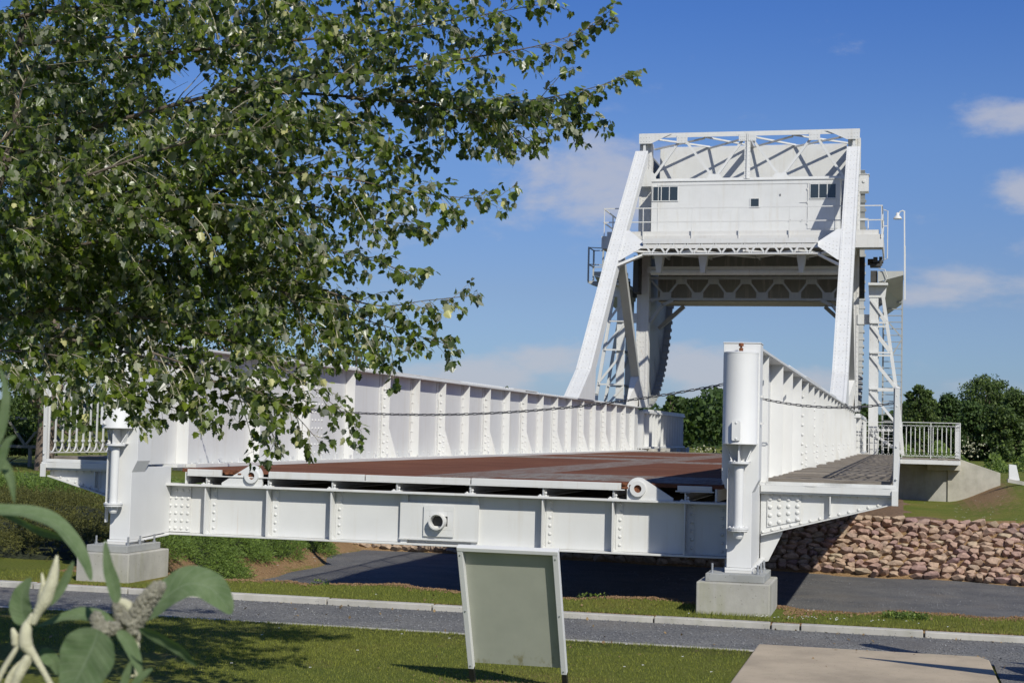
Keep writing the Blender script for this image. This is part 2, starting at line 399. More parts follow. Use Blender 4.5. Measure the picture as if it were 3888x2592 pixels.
# kerb stones
jx = [1.27+1.06*i for i in range(6, -1, -1)]+[.21, -.86, -1.12, -2.18]+[-2.18-1.06*i for i in range(1, 16)]
first = {}
for i in range(len(jx)-1):
    x1, x0 = jx[i], jx[i+1]
    b = MB().box(x0+.008, x1-.008, 14.05, 14.16, -.15, random.uniform(-.006, .008))
    o = b.build('kerb_stone', M_CONC2, bevel=.008)
    lab = 'pale concrete kerb stone in the long row between gravel path and grass strip'
    if abs(x1-x0) < .4: lab = 'very short kerb stone closing a gap in the row below the right footing'
    tag(o, lab, 'kerb stone', 'kerb stones along the gravel path')
# concrete slab
b = MB().prism([(-1.08,12.37,-.1),(-1.10,7,-.1),(.68,7,-.1),(.66,12.2,-.1),(.60,12.37,-.1)], (0,0,.13))
tag(b.build('concrete_slab', M_SLAB, bevel=.012), 'tan concrete slab in the lawn beside the gravel path at lower right', 'slab')

# ------------------------------------------------------------------ bridge
XM = -4.73
XC = {1: XM+3.245, -1: XM-3.245}
SN = {1: 'right', -1: 'left'}
Y0, Y1 = 15.7, 47.45
bridge = empty('bascule_bridge', (XM, 15.0, 0), 'white riveted steel rolling bascule bridge with open tower over its far end and red deck', 'bridge')

STM = [23.0+3.06*i for i in range(8)]            # main stiffeners
STI = [24.55+3.06*i for i in range(8) if 24.55+3.06*i < 47]
def girder(s):
    c = XC[s]; X = lambda t: c+s*t
    b = MB()
    b.box(X(-.009), X(.009), 15.06, Y1, 1.20, 2.50)
    b.box(X(-.17), X(.17), 15.06, Y1, 2.50, 2.525)
    b.box(X(-.17), X(.17), 15.70, Y1, 1.165, 1.198)
    # cover plates on the top flange, with rivets along the edges
    for (a, e, h) in ((19.2, 32, 2.545), (31.0, 33.2, 2.565), (36, 38.5, 2.545), (22.5, 27, 2.563)):
        b.box(X(-.15), X(.15), a, e, h-.02, h)
    y = 19.3
    while y < 44:
        for t in (-.125, .125): b.dome((X(t), y, 2.546 if y < 32 else 2.526), (0,0,1), .02, .018, 6)
        y += .13 if y < 30 else .2
    for y in rng(19.7, Y1-.1, .28):
        for sd in (-1, 1): b.dome((X(sd*.010), y, 1.28), (s*sd, 0, 0), .014, .012, 6)
    g = b.build('main_girder', M_W, bridge)
    # smooth welded stiffeners
    def stiff(y, mode):
        q = MB()
        for sd in (-1, 1):
            x0, x1 = X(sd*.010), X(sd*.155)
            q.box(x0, x1, y, y+.014, 1.20, 2.499)
            if mode == 'main':
                # angle leg on the web and gusset at the base
                q.box(X(sd*.0105), X(sd*.022), y-.10, y, 1.20, 2.498)
                q.prism([(X(sd*.155), y+.001, 1.66), (X(sd*.155), y+.001, 1.201), (X(sd*.30), y+.001, 1.201)], (0, .012, 0))
                q.box(X(sd*.03), X(sd*.135), y-.008, y, 1.203, 2.2)
                for z in rng(1.3, 2.42, .135):
                    q.dome((X(sd*.075), y-.008, z), (0,-1,0), .021, .016)
                    q.dome((X(sd*.022), y-.05, z+.06), (s*sd,0,0), .015, .012, 6)
                for z in rng(1.27, 1.55, .1):
                    q.dome((X(sd*.13), y-.0, z), (0,-1,0), .02, .016)
            elif mode == 'mid' and s*sd != 1 or (mode == 'mid' and s == -1):
                q.box(X(sd*.0105), X(sd*.02), y-.07, y, 1.20, 2.498)
                for z in rng(1.3, 2.42, .16):
                    q.dome((X(sd*.02), y-.035, z), (s*sd,0,0), .016, .013, 6)
                    q.dome((X(sd*.04), y, z), (0,-1,0), .014, .012, 6)
        q.build('stiffener', M_SMOOTH if mode == 'plain' else M_W, g)
    for y in (15.98, 17.98, 21.4): stiff(y, 'plain')
    stiff(19.62, 'plain')
    for sd in (-1, 1):
        q = MB(); q.box(X(sd*.0095), X(sd*.02), 20.0, 20.5, 1.2, 2.48)
        for yy in (20.08, 20.2, 20.32, 20.44):
            for z in rng(1.3, 2.42, .11): q.dome((X(sd*.02), yy, z), (s*sd,0,0), .018, .014, 6)
        q.build('splice_plate', M_W, g)
    for y in STM: stiff(y, 'main')
    for y in STI: stiff(y, 'mid')
    # kerb angle and bolted tabs beside the roadway
    k = MB(); xi = X(-.30)
    k.box(X(-.175), xi, 15.9, Y1, 1.166, 1.205)
    for y in rng(16.2, Y1-.3, .55):
        k.box(X(-.182), X(-.262), y, y+.05, 1.205, 1.212); k.box(X(-.172), X(-.182), y, y+.09, 1.205, 1.26)
    for y in rng(16.0, Y1-.2, .18): k.dome((X(-.20), y, 1.205), (0,0,1), .012, .01, 6)
    k.box(X(-.012), X(-.30), 15.9, Y1, 1.128, 1.160)
    k.build('kerb_angle', M_W, g)
    # end post: box narrowing to a column on the footing
    p = MB()
    prof = [(-.175,2.55),(.175,2.55),(.175,1.25),(.115,1.13),(.115,.42),(-.115,.42),(-.115,1.13),(-.175,1.25)]
    p.prism([(X(t), 14.76, z) for t, z in prof], (0, .29, 0))
    p.box(X(-.18), X(.18), 14.752, 15.06, 2.551, 2.562)
    for sd in (-1, 1):       # side plates back to the end beam
        p.prism([(X(sd*.10), 15.051, .43), (X(sd*.10), 15.051, 1.18), (X(sd*.10), 15.675, 1.18), (X(sd*.10), 15.675, .455)], (s*sd*.012, 0, 0))
    p.prism([(X(-.16), 15.052, .42), (X(.16), 15.052, .42), (X(.16), 15.80, .447), (X(-.16), 15.80, .447)], (0,0,-.016))
    p.box(X(-.13), X(.13), 14.74, 15.07, .395, .418)
    p.build('end_post', M_SMOOTH, g, bevel=.004)
    # buffer cylinder with tube below
    cy = MB(); cx0 = X(.0)-(.0 if s > 0 else .03); yy = 14.70
    cy.lathe((cx0, yy, 0), [(.158,1.585),(.166,1.59),(.166,1.60),(.163,1.605),(.163,2.445),(.165,2.447),(.165,2.46),(.15,2.466)], 40)
    cy.build('buffer_cylinder', M_SMOOTH, g, smooth=False).data.shade_smooth()
    md = [o for o in col.objects if o.name.startswith('buffer_cylinder')][-1]
    e = md.modifiers.new('edge', 'EDGE_SPLIT'); e.split_angle = R(35)
    tb = MB()
    tb.lathe((cx0, yy-.04, 0), [(.044,.80),(.044,1.385)], 20)
    tb.lathe((cx0, yy-.04, 0), [(.10,1.405),(.10,1.425)], 24)
    tb.lathe((cx0, yy-.04, 0), [(.10,.79),(.10,.805)], 24); tb.lathe((cx0, yy-.04, 0), [(.095,.772),(.095,.786)], 24)
    tb.lathe((cx0, yy-.04, 0), [(.035,.70),(.045,.72),(.05,.77)], 16)
    tb.box(cx0-.006, cx0+.006, yy-.10, yy+.05, 1.425, 1.585)
    tb.prism([(cx0-.14, yy+.02, 1.586), (cx0-.07, yy-.06, 1.426), (cx0-.07, yy+.05, 1.426)], (.008,0,0))
    tb.prism([(cx0+.13, yy+.02, 1.586), (cx0+.07, yy-.06, 1.426), (cx0+.07, yy+.05, 1.426)], (-.008,0,0))
    tb.box(cx0-.10, cx0+.10, yy, 14.758, 1.425, 1.43)
    tb.box(cx0-.115, cx0-.108, yy-.0, 14.758, .6, 1.36)
    for a in range(8):
        an = a*math.pi/4+.3
        for z, n in ((1.426, 1), (.806, 1), (.771, -1)):
            tb.dome((cx0+.08*math.cos(an), yy-.04+.08*math.sin(an), z), (0,0,n), .009, .012, 6)
    tb.build('guide_tube', M_SMOOTH, g, smooth=False)
    hp = MB(); hx = cx0-.02-(.06 if s < 0 else 0); hy = yy-.163*math.cos(math.asin(min(.9, abs(hx-cx0)/.163)))
    hp.prism([(hx-.04, hy-.006, 1.63), (hx-.032, hy-.006, 1.622), (hx+.032, hy-.006, 1.622), (hx+.04, hy-.006, 1.63), (hx+.04, hy-.006, 1.80), (hx+.032, hy-.006, 1.81), (hx-.032, hy-.006, 1.81), (hx-.04, hy-.006, 1.80)], (0,-.010,0))
    for z in (1.64, 1.79): hp.dome((hx, hy-.016, z), (0,-1,0), .012, .01, 6)
    hp.build('inspection_cover', M_SMOOTH, g)
    rb = MB(); rb.lathe((cx0, yy-.02, 0), [(.020,2.462),(.020,2.50),(.010,2.505),(.010,2.515),(.024,2.52),(.024,2.545),(.018,2.55)], 8)
    rb.build('rusty_bolt', M_RUST, g)
    if s > 0:
        c2 = MB()
        for z in (1.78, 2.04): c2.box(X(.175), X(.20), 14.86, 14.90, z, z+.02)
        for y in (15.9, 19.5): c2.box(X(.15), X(.156), y-.08+.05, y+.02, 2.26, 2.31)
        c2.build('hinge_stub', M_WO, g)
    return g
G = {s: girder(s) for s in (-1, 1)}

# end beam -----------------------------------------------------------
eb = MB()
eb.box(-7.93, -1.50, 15.70, 15.72, .452, .968)
eb.box(-7.97, -1.48, 15.56, 15.86, .97, .992)
eb.box(-7.93, -1.50, 15.58, 15.86, .432, .45)
beam = eb.build('end_beam', M_W, bridge, bevel=.003)
for x in (-7.40, -6.67, -5.93, -3.60, -2.86, -2.12):
    q = MB().box(x-.006, x+.006, 15.58, 15.699, .452, .968)
    q.box(x+.02, x+.09, 15.692, 15.699, .452, .968)
    q.prism([(x+.006, 15.64, .452), (x+.05, 15.64, .452), (x+.006, 15.64, .49)], (0,.008,0))
    for z in (.52, .605, .69, .775, .86, .94): q.dome((x+.062, 15.692, z), (0,-1,0), .017, .014)
    q.build('stiffener', M_W, beam)
q = MB(); q.box(-7.90, -7.62, 15.685, 15.699, .46, .965)
for i in range(4):
    for j in range(6): q.dome((-7.865+.072*i, 15.685, .50+.083*j), (0,-1,0), .018, .015)
for j in range(6): q.dome((-1.75, 15.699, .50+.083*j), (0,-1,0), .018, .015)
q.build('splice_plate', M_W, beam)
q = MB(); q.box(-5.17, -4.30, 15.655, 15.67, .50, .885)
q.box(-5.17, -4.30, 15.63, 15.653, .488, .50); q.box(-5.16, -5.09, 15.66, 15.70, .45, .967); q.box(-4.38, -4.31, 15.66, 15.70, .45, .967)
q.build('centre_plate', M_W, beam)
q = MB()
# square plate with cut-out
cxp, czp = -4.735, .69
q.box(-4.90, -4.57, 15.632, 15.648, .80, .85); q.box(-4.90, -4.57, 15.632, 15.648, .53, .60)
q.box(-4.90, -4.835, 15.632, 15.648, .601, .799); q.box(-4.635, -4.57, 15.632, 15.648, .601, .799)
q.box(-4.834, -4.636, 15.632, 15.648, .745, .799); q.box(-4.834, -4.636, 15.632, 15.648, .601, .64)
q.build('latch_plate', M_W, beam)
q = MB(); ring = 28; vs = []; fs = []
for (r, y) in ((.088,15.66),(.088,15.55),(.074,15.548),(.070,15.56),(.070,15.69)):
    for k in range(ring):
        a = 2*math.pi*k/ring; vs.append((cxp+r*math.cos(a), y, czp+r*math.sin(a)))
for i in range(4):
    for k in range(ring): fs.append((i*ring+k, i*ring+(k+1) % ring, (i+1)*ring+(k+1) % ring, (i+1)*ring+k))
q.add(vs, fs); q.build('latch_tube', M_W, beam, smooth=False)
q = MB().box(-4.83, -4.64, 15.6535, 15.6545, .61, .76); q.build('latch_recess', M_DARK, beam)
def lug(cx, cz, dirx):
    n = 20; r = .115; pts = []
    far = cx-dirx*(-.36)
    a0 = -math.pi/2
    ring_pts = [(cx+r*math.cos(a), cz+r*math.sin(a)) for a in [math.pi/2-dirx*(-1)*0 + t for t in [0]]]
    # outline: base, slanting side, round head
    out = [(cx-dirx*r, .993)]
    for k in range(13):
        a = math.pi if dirx > 0 else 0
        ang = a-dirx*(k/12)*math.pi*.72
        out.append((cx+r*math.cos(ang), cz+r*math.sin(ang)))
    out.append((cx+dirx*.36, 1.02)); out.append((cx+dirx*.36, .993))
    q = MB(); q.prism([(x, 15.585, z) for x, z in out], (0, .035, 0))
    o = q.build('lug', M_SMOOTH, beam)
    h = MB(); vs = []; fs = []; m = 32
    for (rr, y) in ((.080,15.586),(.080,15.545),(.040,15.545),(.040,15.60)):
        for k in range(m):
            a = 2*math.pi*k/m; vs.append((cx+rr*math.cos(a), y, cz+rr*math.sin(a)))
    for i in range(3):
        for k in range(m): fs.append((i*m+k, i*m+(k+1) % m, (i+1)*m+(k+1) % m, (i+1)*m+k))
    h.add(vs, fs); h.build('lug_ring', M_SMOOTH, beam)
    d = MB().lathe((cx, 15.575, cz), [(.0399,0),(.0399,.002)], 24, 'y'); d.build('lug_hole', M_RUST, beam)
lug(-6.85, 1.105, -1); lug(-2.60, 1.105, 1)

# deck ----------------------------------------------------------------
d = MB(); 
d.box(-7.70, -1.76, 15.62, Y1, 1.125, 1.163)
deck = d.build('roadway_deck', M_DECK, bridge)
e = MB()
e.box(-6.66, -5.56, 15.578, 15.618, 1.095, 1.158); e.box(-5.545, -4.385, 15.58, 15.618, 1.095, 1.156); e.box(-4.37, -2.78, 15.576, 15.618, 1.095, 1.158)
e.box(-7.62, -7.22, 15.577, 15.618, 1.095, 1.158); e.box(-2.20, -1.85, 15.60, 15.64, 1.10, 1.15)
e.box(-7.62, -2.74, 15.572, 15.66, 1.082, 1.094); e.box(-2.22, -1.83, 15.59, 15.66, 1.086, 1.099)
e.build('deck_edge', M_W, deck, bevel=.003)
for (ax, bx) in ((-7.665, -7.645), (-1.82, -1.80)):
    e = MB().box(ax, bx, 15.62, 17.5, .995, 1.124)
    if ax < -5: e.box(-7.96, ax, 16.5, 16.52, .995, 1.16)
    e.build('deck_side_plate', M_W, deck)
e = MB()
for i in range(26):
    x = -7.21+random.random()*.30 if i < 16 else -2.77+random.random()*.09
    z = 1.10+random.random()*.04; e.box(x, x+.02+random.random()*.03, 15.575+random.random()*.02, 15.66, z, z+.012+random.random()*.02)
e.build('rusted_deck_edge', M_RUST, deck)
for x in (-7.40, -6.67, -5.93, -5.20, -4.39, -3.60, -2.86, -2.12):
    q = MB().box(x-.006, x+.006, 15.60, Y1, .996, 1.078); q.box(x-.05, x+.05, 15.58, Y1, 1.0785, 1.0815); q.box(x-.05, x+.05, 15.585, Y1, .9925, 1.003)
    q.box(x+.008, x+.014, 15.585, 15.70, 1.003, 1.06)
    for z in (1.03,): q.dome((x+.03, 15.60, z), (0,-1,0), .015, .013, 6)
    q.dome((x-.03, 15.60, 1.003), (0,0,1), .014, .012, 6); q.dome((x+.03, 15.60, 1.003), (0,0,1), .014, .012, 6)
    q.build('stringer', M_W, deck)
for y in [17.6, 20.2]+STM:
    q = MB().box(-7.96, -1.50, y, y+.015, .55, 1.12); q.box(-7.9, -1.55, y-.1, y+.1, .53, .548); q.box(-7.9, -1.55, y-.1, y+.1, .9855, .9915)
    q.build('floor_beam', M_W if y > 23 else M_DECKSHADE, deck)

# walkways --------------------------------------------------------------
def arch_railing(p0, p1, z0, z1, pitch=.155, big=True, post=1.55):
    """barred railing with half-round loops between the bars, from p0 to p1 (x, y)"""
    q = MB(); p0 = Vector((*p0, 0)); p1 = Vector((*p1, 0)); L = (p1-p0).length; d = (p1-p0)/L
    P = lambda u, z: p0+d*u+Vector((0,0,z))
    q.bar(P(0, z1), P(L, z1), .035, .018); q.bar(P(0, z1-.085), P(L, z1-.085), .018, .008)
    q.bar(P(0, z0+.05), P(L, z0+.05), .022, .012)
    n = round(L/pitch); pt = L/n
    for i in range(n+1):
        u = i*pt
        q.bar(P(u, z0+.16), P(u, z1-.17), .006 if not big else .014, .022, d)
        q.bar(P(u, z0+.17), P(u, z0+.195), .026, .034, d); q.bar(P(u, z1-.20), P(u, z1-.175), .026, .034, d)
        if i < n:
            for top in (0, 1):
                pr = None
                for k in range(7):
                    a = math.pi*k/6; uu = u+pt/2-math.cos(a)*pt/2
                    z = z1-.17+.075*math.sin(a) if top else z0+.165-.11*math.sin(a)
                    cur = P(uu, z)
                    if pr is not None: q.bar(pr, cur, .016, .007, (0,0,1))
                    pr = cur
    m = max(1, round(L/post))
    for i in range(m+1):
        u = L*i/m; q.bar(P(u, z0-.02), P(u, z1), .035, .02, d)
    return q
def walkway(s):
    c = XC[s]; X = lambda t: c+s*t
    b = MB(); y = 15.76; random.seed(11)
    while y < Y1:
        b.box(X(.185)+random.uniform(-.01,.01), X(1.40)+random.uniform(-.006,.006), y, y+.144, 1.205, 1.245+random.uniform(-.005,.008)); y += .148
    wk = b.build('walkway_planks', M_WOOD, bridge)
    f = MB(); f.box(X(.125), X(1.46), 15.60, 15.62, 1.12, 1.185); f.box(X(.115), X(1.46), 15.62, 15.76, 1.10, 1.12); f.box(X(.115), X(.18), 15.621, 15.76, 1.121, 1.20)
    pts = []
    n = 24
    for i in range(n):                                    # thin buckled strip above the fascia
        t0 = .17+1.27*i/n; t1 = .17+1.27*(i+1)/n
        w0 = .010*math.sin(t0*9)+.008*math.sin(t0*17); w1 = .010*math.sin(t1*9)+.008*math.sin(t1*17)
        f.prism([(X(t0), 15.606+w0, 1.186), (X(t1), 15.606+w1, 1.186), (X(t1), 15.606+w1*.3, 1.222), (X(t0), 15.606+w0*.3, 1.222)], (0, .005, 0))
    f.box(X(1.425), X(1.465), 15.60, Y1, 1.10, 1.20) if False else None
    f.box(X(1.385), X(1.46), 15.78, Y1, 1.09, 1.2035)
    f.box(X(1.40), X(1.462), 15.58, 15.599, 1.02, 1.165)
    f.build('fascia', M_W, wk)
    for y in [15.7]+STM:
        q = MB()
        z0 = .69 if y < 16 else .75
        q.prism([(X(.118), y, z0), (X(.118), y, 1.095), (X(1.40), y, 1.095), (X(1.40), y, 1.035)], (0, .014, 0))
        q.prism([(X(.13), y-.07, z0-.001), (X(1.40), y-.07, 1.034), (X(1.40), y-.07, 1.022), (X(.13), y-.07, z0-.014)], (0, .14, 0))
        q.box(X(.12), X(1.40), y-.055, y+.07, 1.096, 1.0995)
        if y < 16:
            q.prism([(X(.185), y-.002, .762), (X(.185), y-.002, 1.075), (X(.52), y-.002, 1.075), (X(.52), y-.002, .842)], (0, -.012, 0))
            for i in range(4):
                for j in range(4): q.dome((X(.215+.09*i), y-.014, 1.045-j*(.082-.006*i)), (0,-1,0), .021, .017)
            for i in range(13): q.dome((X(.14+.094*i), y-.001, z0+.022+.0255*i), (0,-1,0), .015, .012) if i not in (1,2,3,4) or True else None
            for i in range(13): q.dome((X(.14+.094*i), y-.001, 1.083), (0,-1,0), .013, .010, 6)
            q.box(X(.80), X(.812), y-.07, y-.002, .91, 1.09); q.box(X(.76), X(.80), y-.008, y-.001, .91, 1.09)
            q.box(X(1.36), X(1.40), y-.008, y-.001, 1.03, 1.09)
            q.prism([(X(.118), y+.02, .40), (X(.20), y+.02, .42), (X(.335), y+.02, .70), (X(.335), y+.02, .76), (X(.118), y+.02, .76)], (0, .012, 0))
        q.build('cantilever_bracket', M_W, wk)
    rl = arch_railing((X(1.425), 15.66), (X(1.425), Y1), 1.24, 2.18).build('railing', M_W, wk)
    p = MB(); p.bar((X(1.435), 15.64, 1.17), (X(1.445), 15.62, 2.17), .045, .045, (0,1,0)); p.lathe((X(1.44), 15.63, 0), [(.03,2.17),(.036,2.175),(.02,2.19)], 12)
    for z in (1.28, 1.6, 2.0, 2.1): p.dome((X(1.44), 15.605, z), (0,-1,0), .012, .01, 6)
    p.build('end_stanchion', M_W, wk)
for s in (-1, 1): walkway(s)

# tower --------------------------------------------------------------------
LEG = [(37.4, 2.53), (38.85, 3.30), (42.8, 6.85), (47.25, 10.55)]
def leg(s):
    c = XC[s]; b = MB(); w_ = .195; th = .30
    fr = [Vector((0, y, z)) for y, z in LEG]
    def off(i):
        a = fr[max(i-1, 0)]; e = fr[min(i+1, 3)]; d = (e-a).normalized(); n = Vector((0, d.z, -d.y)); return n
    bk = [fr[i]+off(i)*th for i in range(4)]
    bk[0] = Vector((0, 39.5, 2.53)); bk[1] = Vector((0, 39.55, 3.35))
    for i in range(3):
        q = [fr[i], fr[i+1], bk[i+1], bk[i]]
        b.prism([(c-w_, p.y, p.z) for p in q], (2*w_, 0, 0))
    # edge angles proud of the face
    for i in range(3):
        a, e = fr[i], fr[i+1]; n = off(1 if i else 0)*-1 if False else Vector((0, -(e-a).normalized().z, (e-a).normalized().y))
        L = (e-a).length; cnt = int(L/.135); d = (e-a)/L
        for sd in (-1, 1):
            b.bar(Vector((c+sd*(w_-.035), 0, 0))+a+n*.004+d*.02, Vector((c+sd*(w_-.035), 0, 0))+e+n*.004-d*.02, .075, .012, n)
        for k in range(cnt):
            p = a+d*(.07+k*.135)
            for t in (-.145, -.05, .05, .145) if i != 1 or k % 1 == 0 else ():
                if abs(t) < .1 and k % 2: continue
                b.dome(Vector((c+t, p.y, p.z))+n*(.009 if abs(t) > .1 else .001), n, .017, .014, 6)
    o = b.build('inclined_leg', M_W, bridge)
    # gussets: leg to lattice strut
    j = Vector((0, 42.8, 6.85)); g = MB()
    inn = -s
    yg = 42.95
    yl = lambda z: 42.8+(z-6.85)*(1.19 if z > 6.85 else 1.11)
    g.prism([(c+inn*x, yl(z), z) for x, z in ((.19,6.55),(.19,7.55),(.30,7.55),(.80,7.14),(.80,6.98),(.24,6.55))], (0, .02, 0))
    g.prism([(c+inn*.19, yl(6.4), 6.36), (c+inn*.19, yl(6.4), 6.44), (c+inn*.80, yg, 6.80), (c+inn*.80, yg, 6.74)], (0, .25, 0))
    for k in range(5):
        for q in range(4-k//2):
            z = 6.75+.03*k+.12*q; g.dome((c+inn*(.28+.10*k), yl(z)-.002, z), (0,-1,0), .014, .012, 6)
    g.build('gusset', M_W, o)
    return o
for s in (-1, 1): leg(s)

def column(s):
    c = XC[s]; b = MB()
    b.box(c-.19, c+.19, 48.0, 48.02, 2.52, 10.95)
    b.box(c-.19, c-.165, 48.021, 48.34, 2.52, 10.95); b.box(c+.165, c+.19, 48.021, 48.34, 2.52, 10.95)
    b.box(c-.191, c-.11, 47.985, 47.999, 2.52, 10.95); b.box(c+.11, c+.191, 47.985, 47.999, 2.52, 10.95)
    for z in rng(2.65, 10.9, .15):
        for t in (-.15, -.05, .05, .15): b.dome((c+t, 47.985 if abs(t) > .1 else 47.999, z+(.07 if abs(t) > .1 else 0)), (0,-1,0), .017, .014, 6)
    b.build('vertical_post', M_WO, bridge)
    # tie from leg joint to foot of the post
    b = MB(); b.bar((c, 43.9, 6.75), (c, 46.95, 3.42), .24, .24, (1,0,0)); b.build('diagonal_tie', M_WS, bridge)
    b = MB(); b.prism([(c-.13, 46.75, 3.44), (c+.13, 46.75, 3.44), (c+.16, 47.1, 2.53), (c-.16, 46.2, 2.53)], (0, .10, 0))
    b.prism([(c+.10, 46.9, 3.5), (c+.16, 47.9, 3.0), (c+.2, 47.9, 2.53), (c+.15, 46.8, 2.53)], (.012, 0, 0))
    for i in range(4):
        for j in range(5): b.dome((c+.165+.003*j, 47.0+.2*i, 2.62+.13*j), (1,0,0), .016, .013, 6)
    b.build('foot_gusset', M_WO, bridge)
    # curved rolling segment behind the post
    cy, cz, r = 47.9, 8.0, 5.45
    arc = [(cy+r*math.cos(a), cz+r*math.sin(a)) for a in [R(-90+3.25*k) for k in range(38)]]
    b = MB()
    inner = [(48.35, z) for z in (10.4, 2.60)]
    b.prism([(c, y, z) for y, z in arc+inner], (.02, 0, 0)) if False else None
    vs = []; fs = []
    ri = 4.6
    for k in range(38):
        a = R(-90+3.25*k); yy, zz = cy+r*math.cos(a), cz+r*math.sin(a)
        yi = 48.345; zi = zz
        vs += [(c+.01, yy, zz), (c+.01, yi, zi)]
        if k: n = 2*k; fs.append((n-2, n, n+1, n-1))
    b.add(vs, fs)
    for k in range(37):
        a0, a1 = R(-90+3.25*k), R(-90+3.25*(k+1))
        p = Vector((c, cy+r*math.cos(a0), cz+r*math.sin(a0))); q = Vector((c, cy+r*math.cos(a1), cz+r*math.sin(a1)))
        b.bar(p, q, .44, .04, (p-Vector((c, cy, cz))).normalized())
        nn = (p-Vector((c, cy, cz))).normalized(); mid = (p+q)/2
        b.bar(mid-nn*.04+Vector((.16,0,0)), mid+nn*.035+Vector((.16,0,0)), .10, .20, (1,0,0))
        if k % 4 == 2: b.bar(mid, mid-nn*.9, .3, .02, (1,0,0))
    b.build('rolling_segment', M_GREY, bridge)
for s in (-1, 1): column(s)

XL, XR = XC[-1], XC[1]
# top truss
b = MB(); yt = 47.74
b.box(XL-.17, XR+.17, yt-.02, yt+.18, 11.10, 11.19); b.box(XL-.17, XR+.17, yt-.035, yt-.021, 11.04, 11.13)
b.box(XL+.19, XR-.19, yt, yt+.12, 9.62, 9.74); b.box(XL+.19, XR-.19, yt-.015, yt-.001, 9.66, 9.735)
w_ = XR-XL
nodes_t = [-6.78, XM, -2.68]; nodes_b = [-5.75, -3.70]
b.box(XM-.09, XM+.09, yt-.03, yt-.016, 9.70, 11.13); b.box(XM-.02, XM+.02, yt-.07, yt-.031, 9.70, 11.13)
for a, e in ((-7.72,-6.78),(-5.75,-6.78),(-5.75,XM-.05),(-3.70,XM+.05),(-3.70,-2.68),(-1.80,-2.68)):
    b.bar((a, yt+.05, 9.72), (e, yt+.05, 11.08), .075, .055, (0,1,0))
for x in (-6.78, -2.68): b.box(x-.17, x+.17, yt-.05, yt-.036, 10.86, 11.10)
b.box(XM-.27, XM-.03, yt-.05, yt-.036, 10.88, 11.11); b.box(XM+.03, XM+.27, yt-.05, yt-.036, 10.88, 11.11)
for x in (-5.75, -3.70): b.prism([(x-.28, yt-.03, 9.67), (x+.28, yt-.03, 9.67), (x+.17, yt-.03, 9.86), (x-.17, yt-.03, 9.86)], (0, .014, 0))
for s in (-1, 1):
    c = XC[s]; n = -s
    b.prism([(c-n*.17, yt-.065, 11.17), (c-n*.17, yt-.065, 10.86), (c+n*.22, yt-.065, 10.86), (c+n*.62, yt-.065, 11.05), (c+n*.90, yt-.065, 11.17)], (0, .014, 0))
    b.prism([(c-n*.17, yt-.03, 9.5), (c+n*.28, yt-.03, 9.5), (c+n*.42, yt-.03, 9.66), (c+n*.34, yt-.03, 9.9), (c-n*.17, yt-.03, 10.3)], (0, .014, 0)) if s < 0 else None
    for i in range(4):
        for j in range(2): b.dome((c+n*(-.1+.09*i), yt-.066, 10.93+.12*j), (0,-1,0), .014, .012, 6)
    b.prism([(c-.06, yt-.02, 10.4), (c+.06, yt-.02, 10.4), (c+.03, yt-.02, 10.88), (c-.03, yt-.02, 10.88)], (0, .05, 0))
for x in (-6.78, -2.68, XM-.15, XM+.15):
    for dx in (-.1, 0, .1):
        for z in (10.93, 11.03): b.dome((x+dx*(1 if abs(x-XM) > 1 else .6), yt-.051, z), (0,-1,0), .014, .012, 6)
for z in rng(9.8, 10.8, .12):
    b.dome((XM-.06, yt-.031, z), (0,-1,0), .013, .011, 6); b.dome((XM+.06, yt-.031, z), (0,-1,0), .013, .011, 6)
# horizontal bracing back to the counterweight
yb = 49.18
for a, e in ((XL+.1, -6.1), (-6.1, XM), (XM, -3.36), (-3.36, XR-.1)):
    b.bar((a, yt+.12, 11.07), (e, yb, 11.0), .06, .05); b.bar((e, yt+.12, 11.02), (a, yb, 10.95), .06, .05)
for x in (XL, XM, XR): b.bar((x, yt+.1, 11.03), (x, yb, 11.0), .14, .12)
b.build('top_truss', M_W, bridge)

# counterweight
b = MB(); b.box(-7.70, -1.76, 49.2, 51.0, 6.02, 11.02); 
b.box(-7.72, -1.74, 49.17, 49.20, 10.2, 10.26) if False else None
cw = b.build('counterweight', M_W, bridge, bevel=.01)
q = MB().box(-7.66, -1.80, 49.17, 49.195, 6.1, 8.6); q.build('shade_panel', paint('shade_dark_plating', (.20,.195,.17), .3, .6), cw)  # dark sheet, shade below the cabin platform painted into its colour
q = MB()
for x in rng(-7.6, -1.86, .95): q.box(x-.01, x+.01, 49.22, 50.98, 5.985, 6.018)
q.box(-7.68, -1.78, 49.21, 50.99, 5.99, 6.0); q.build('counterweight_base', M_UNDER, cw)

# lattice strut between the leg joints
b = MB(); ys_ = 42.95
b.box(XL+.80, XR-.80, ys_-.02, ys_+.22, 7.08, 7.215) ; b.box(XL+.80, XR-.80, ys_-.02, ys_+.28, 6.765, 6.80)
b.box(XL+.78, XR-.78, ys_+.26, ys_+.28, 6.801, 6.86)
n = 24; x0 = XL+.85; st = (XR-.85-x0)/n
for i in range(n):
    za, ze = (6.80, 7.08) if i % 2 else (7.08, 6.80)
    b.bar((x0+i*st, ys_, za), (x0+(i+1)*st, ys_, ze), .05, .014, (0,1,0))
b.build('lattice_strut', M_W, bridge)

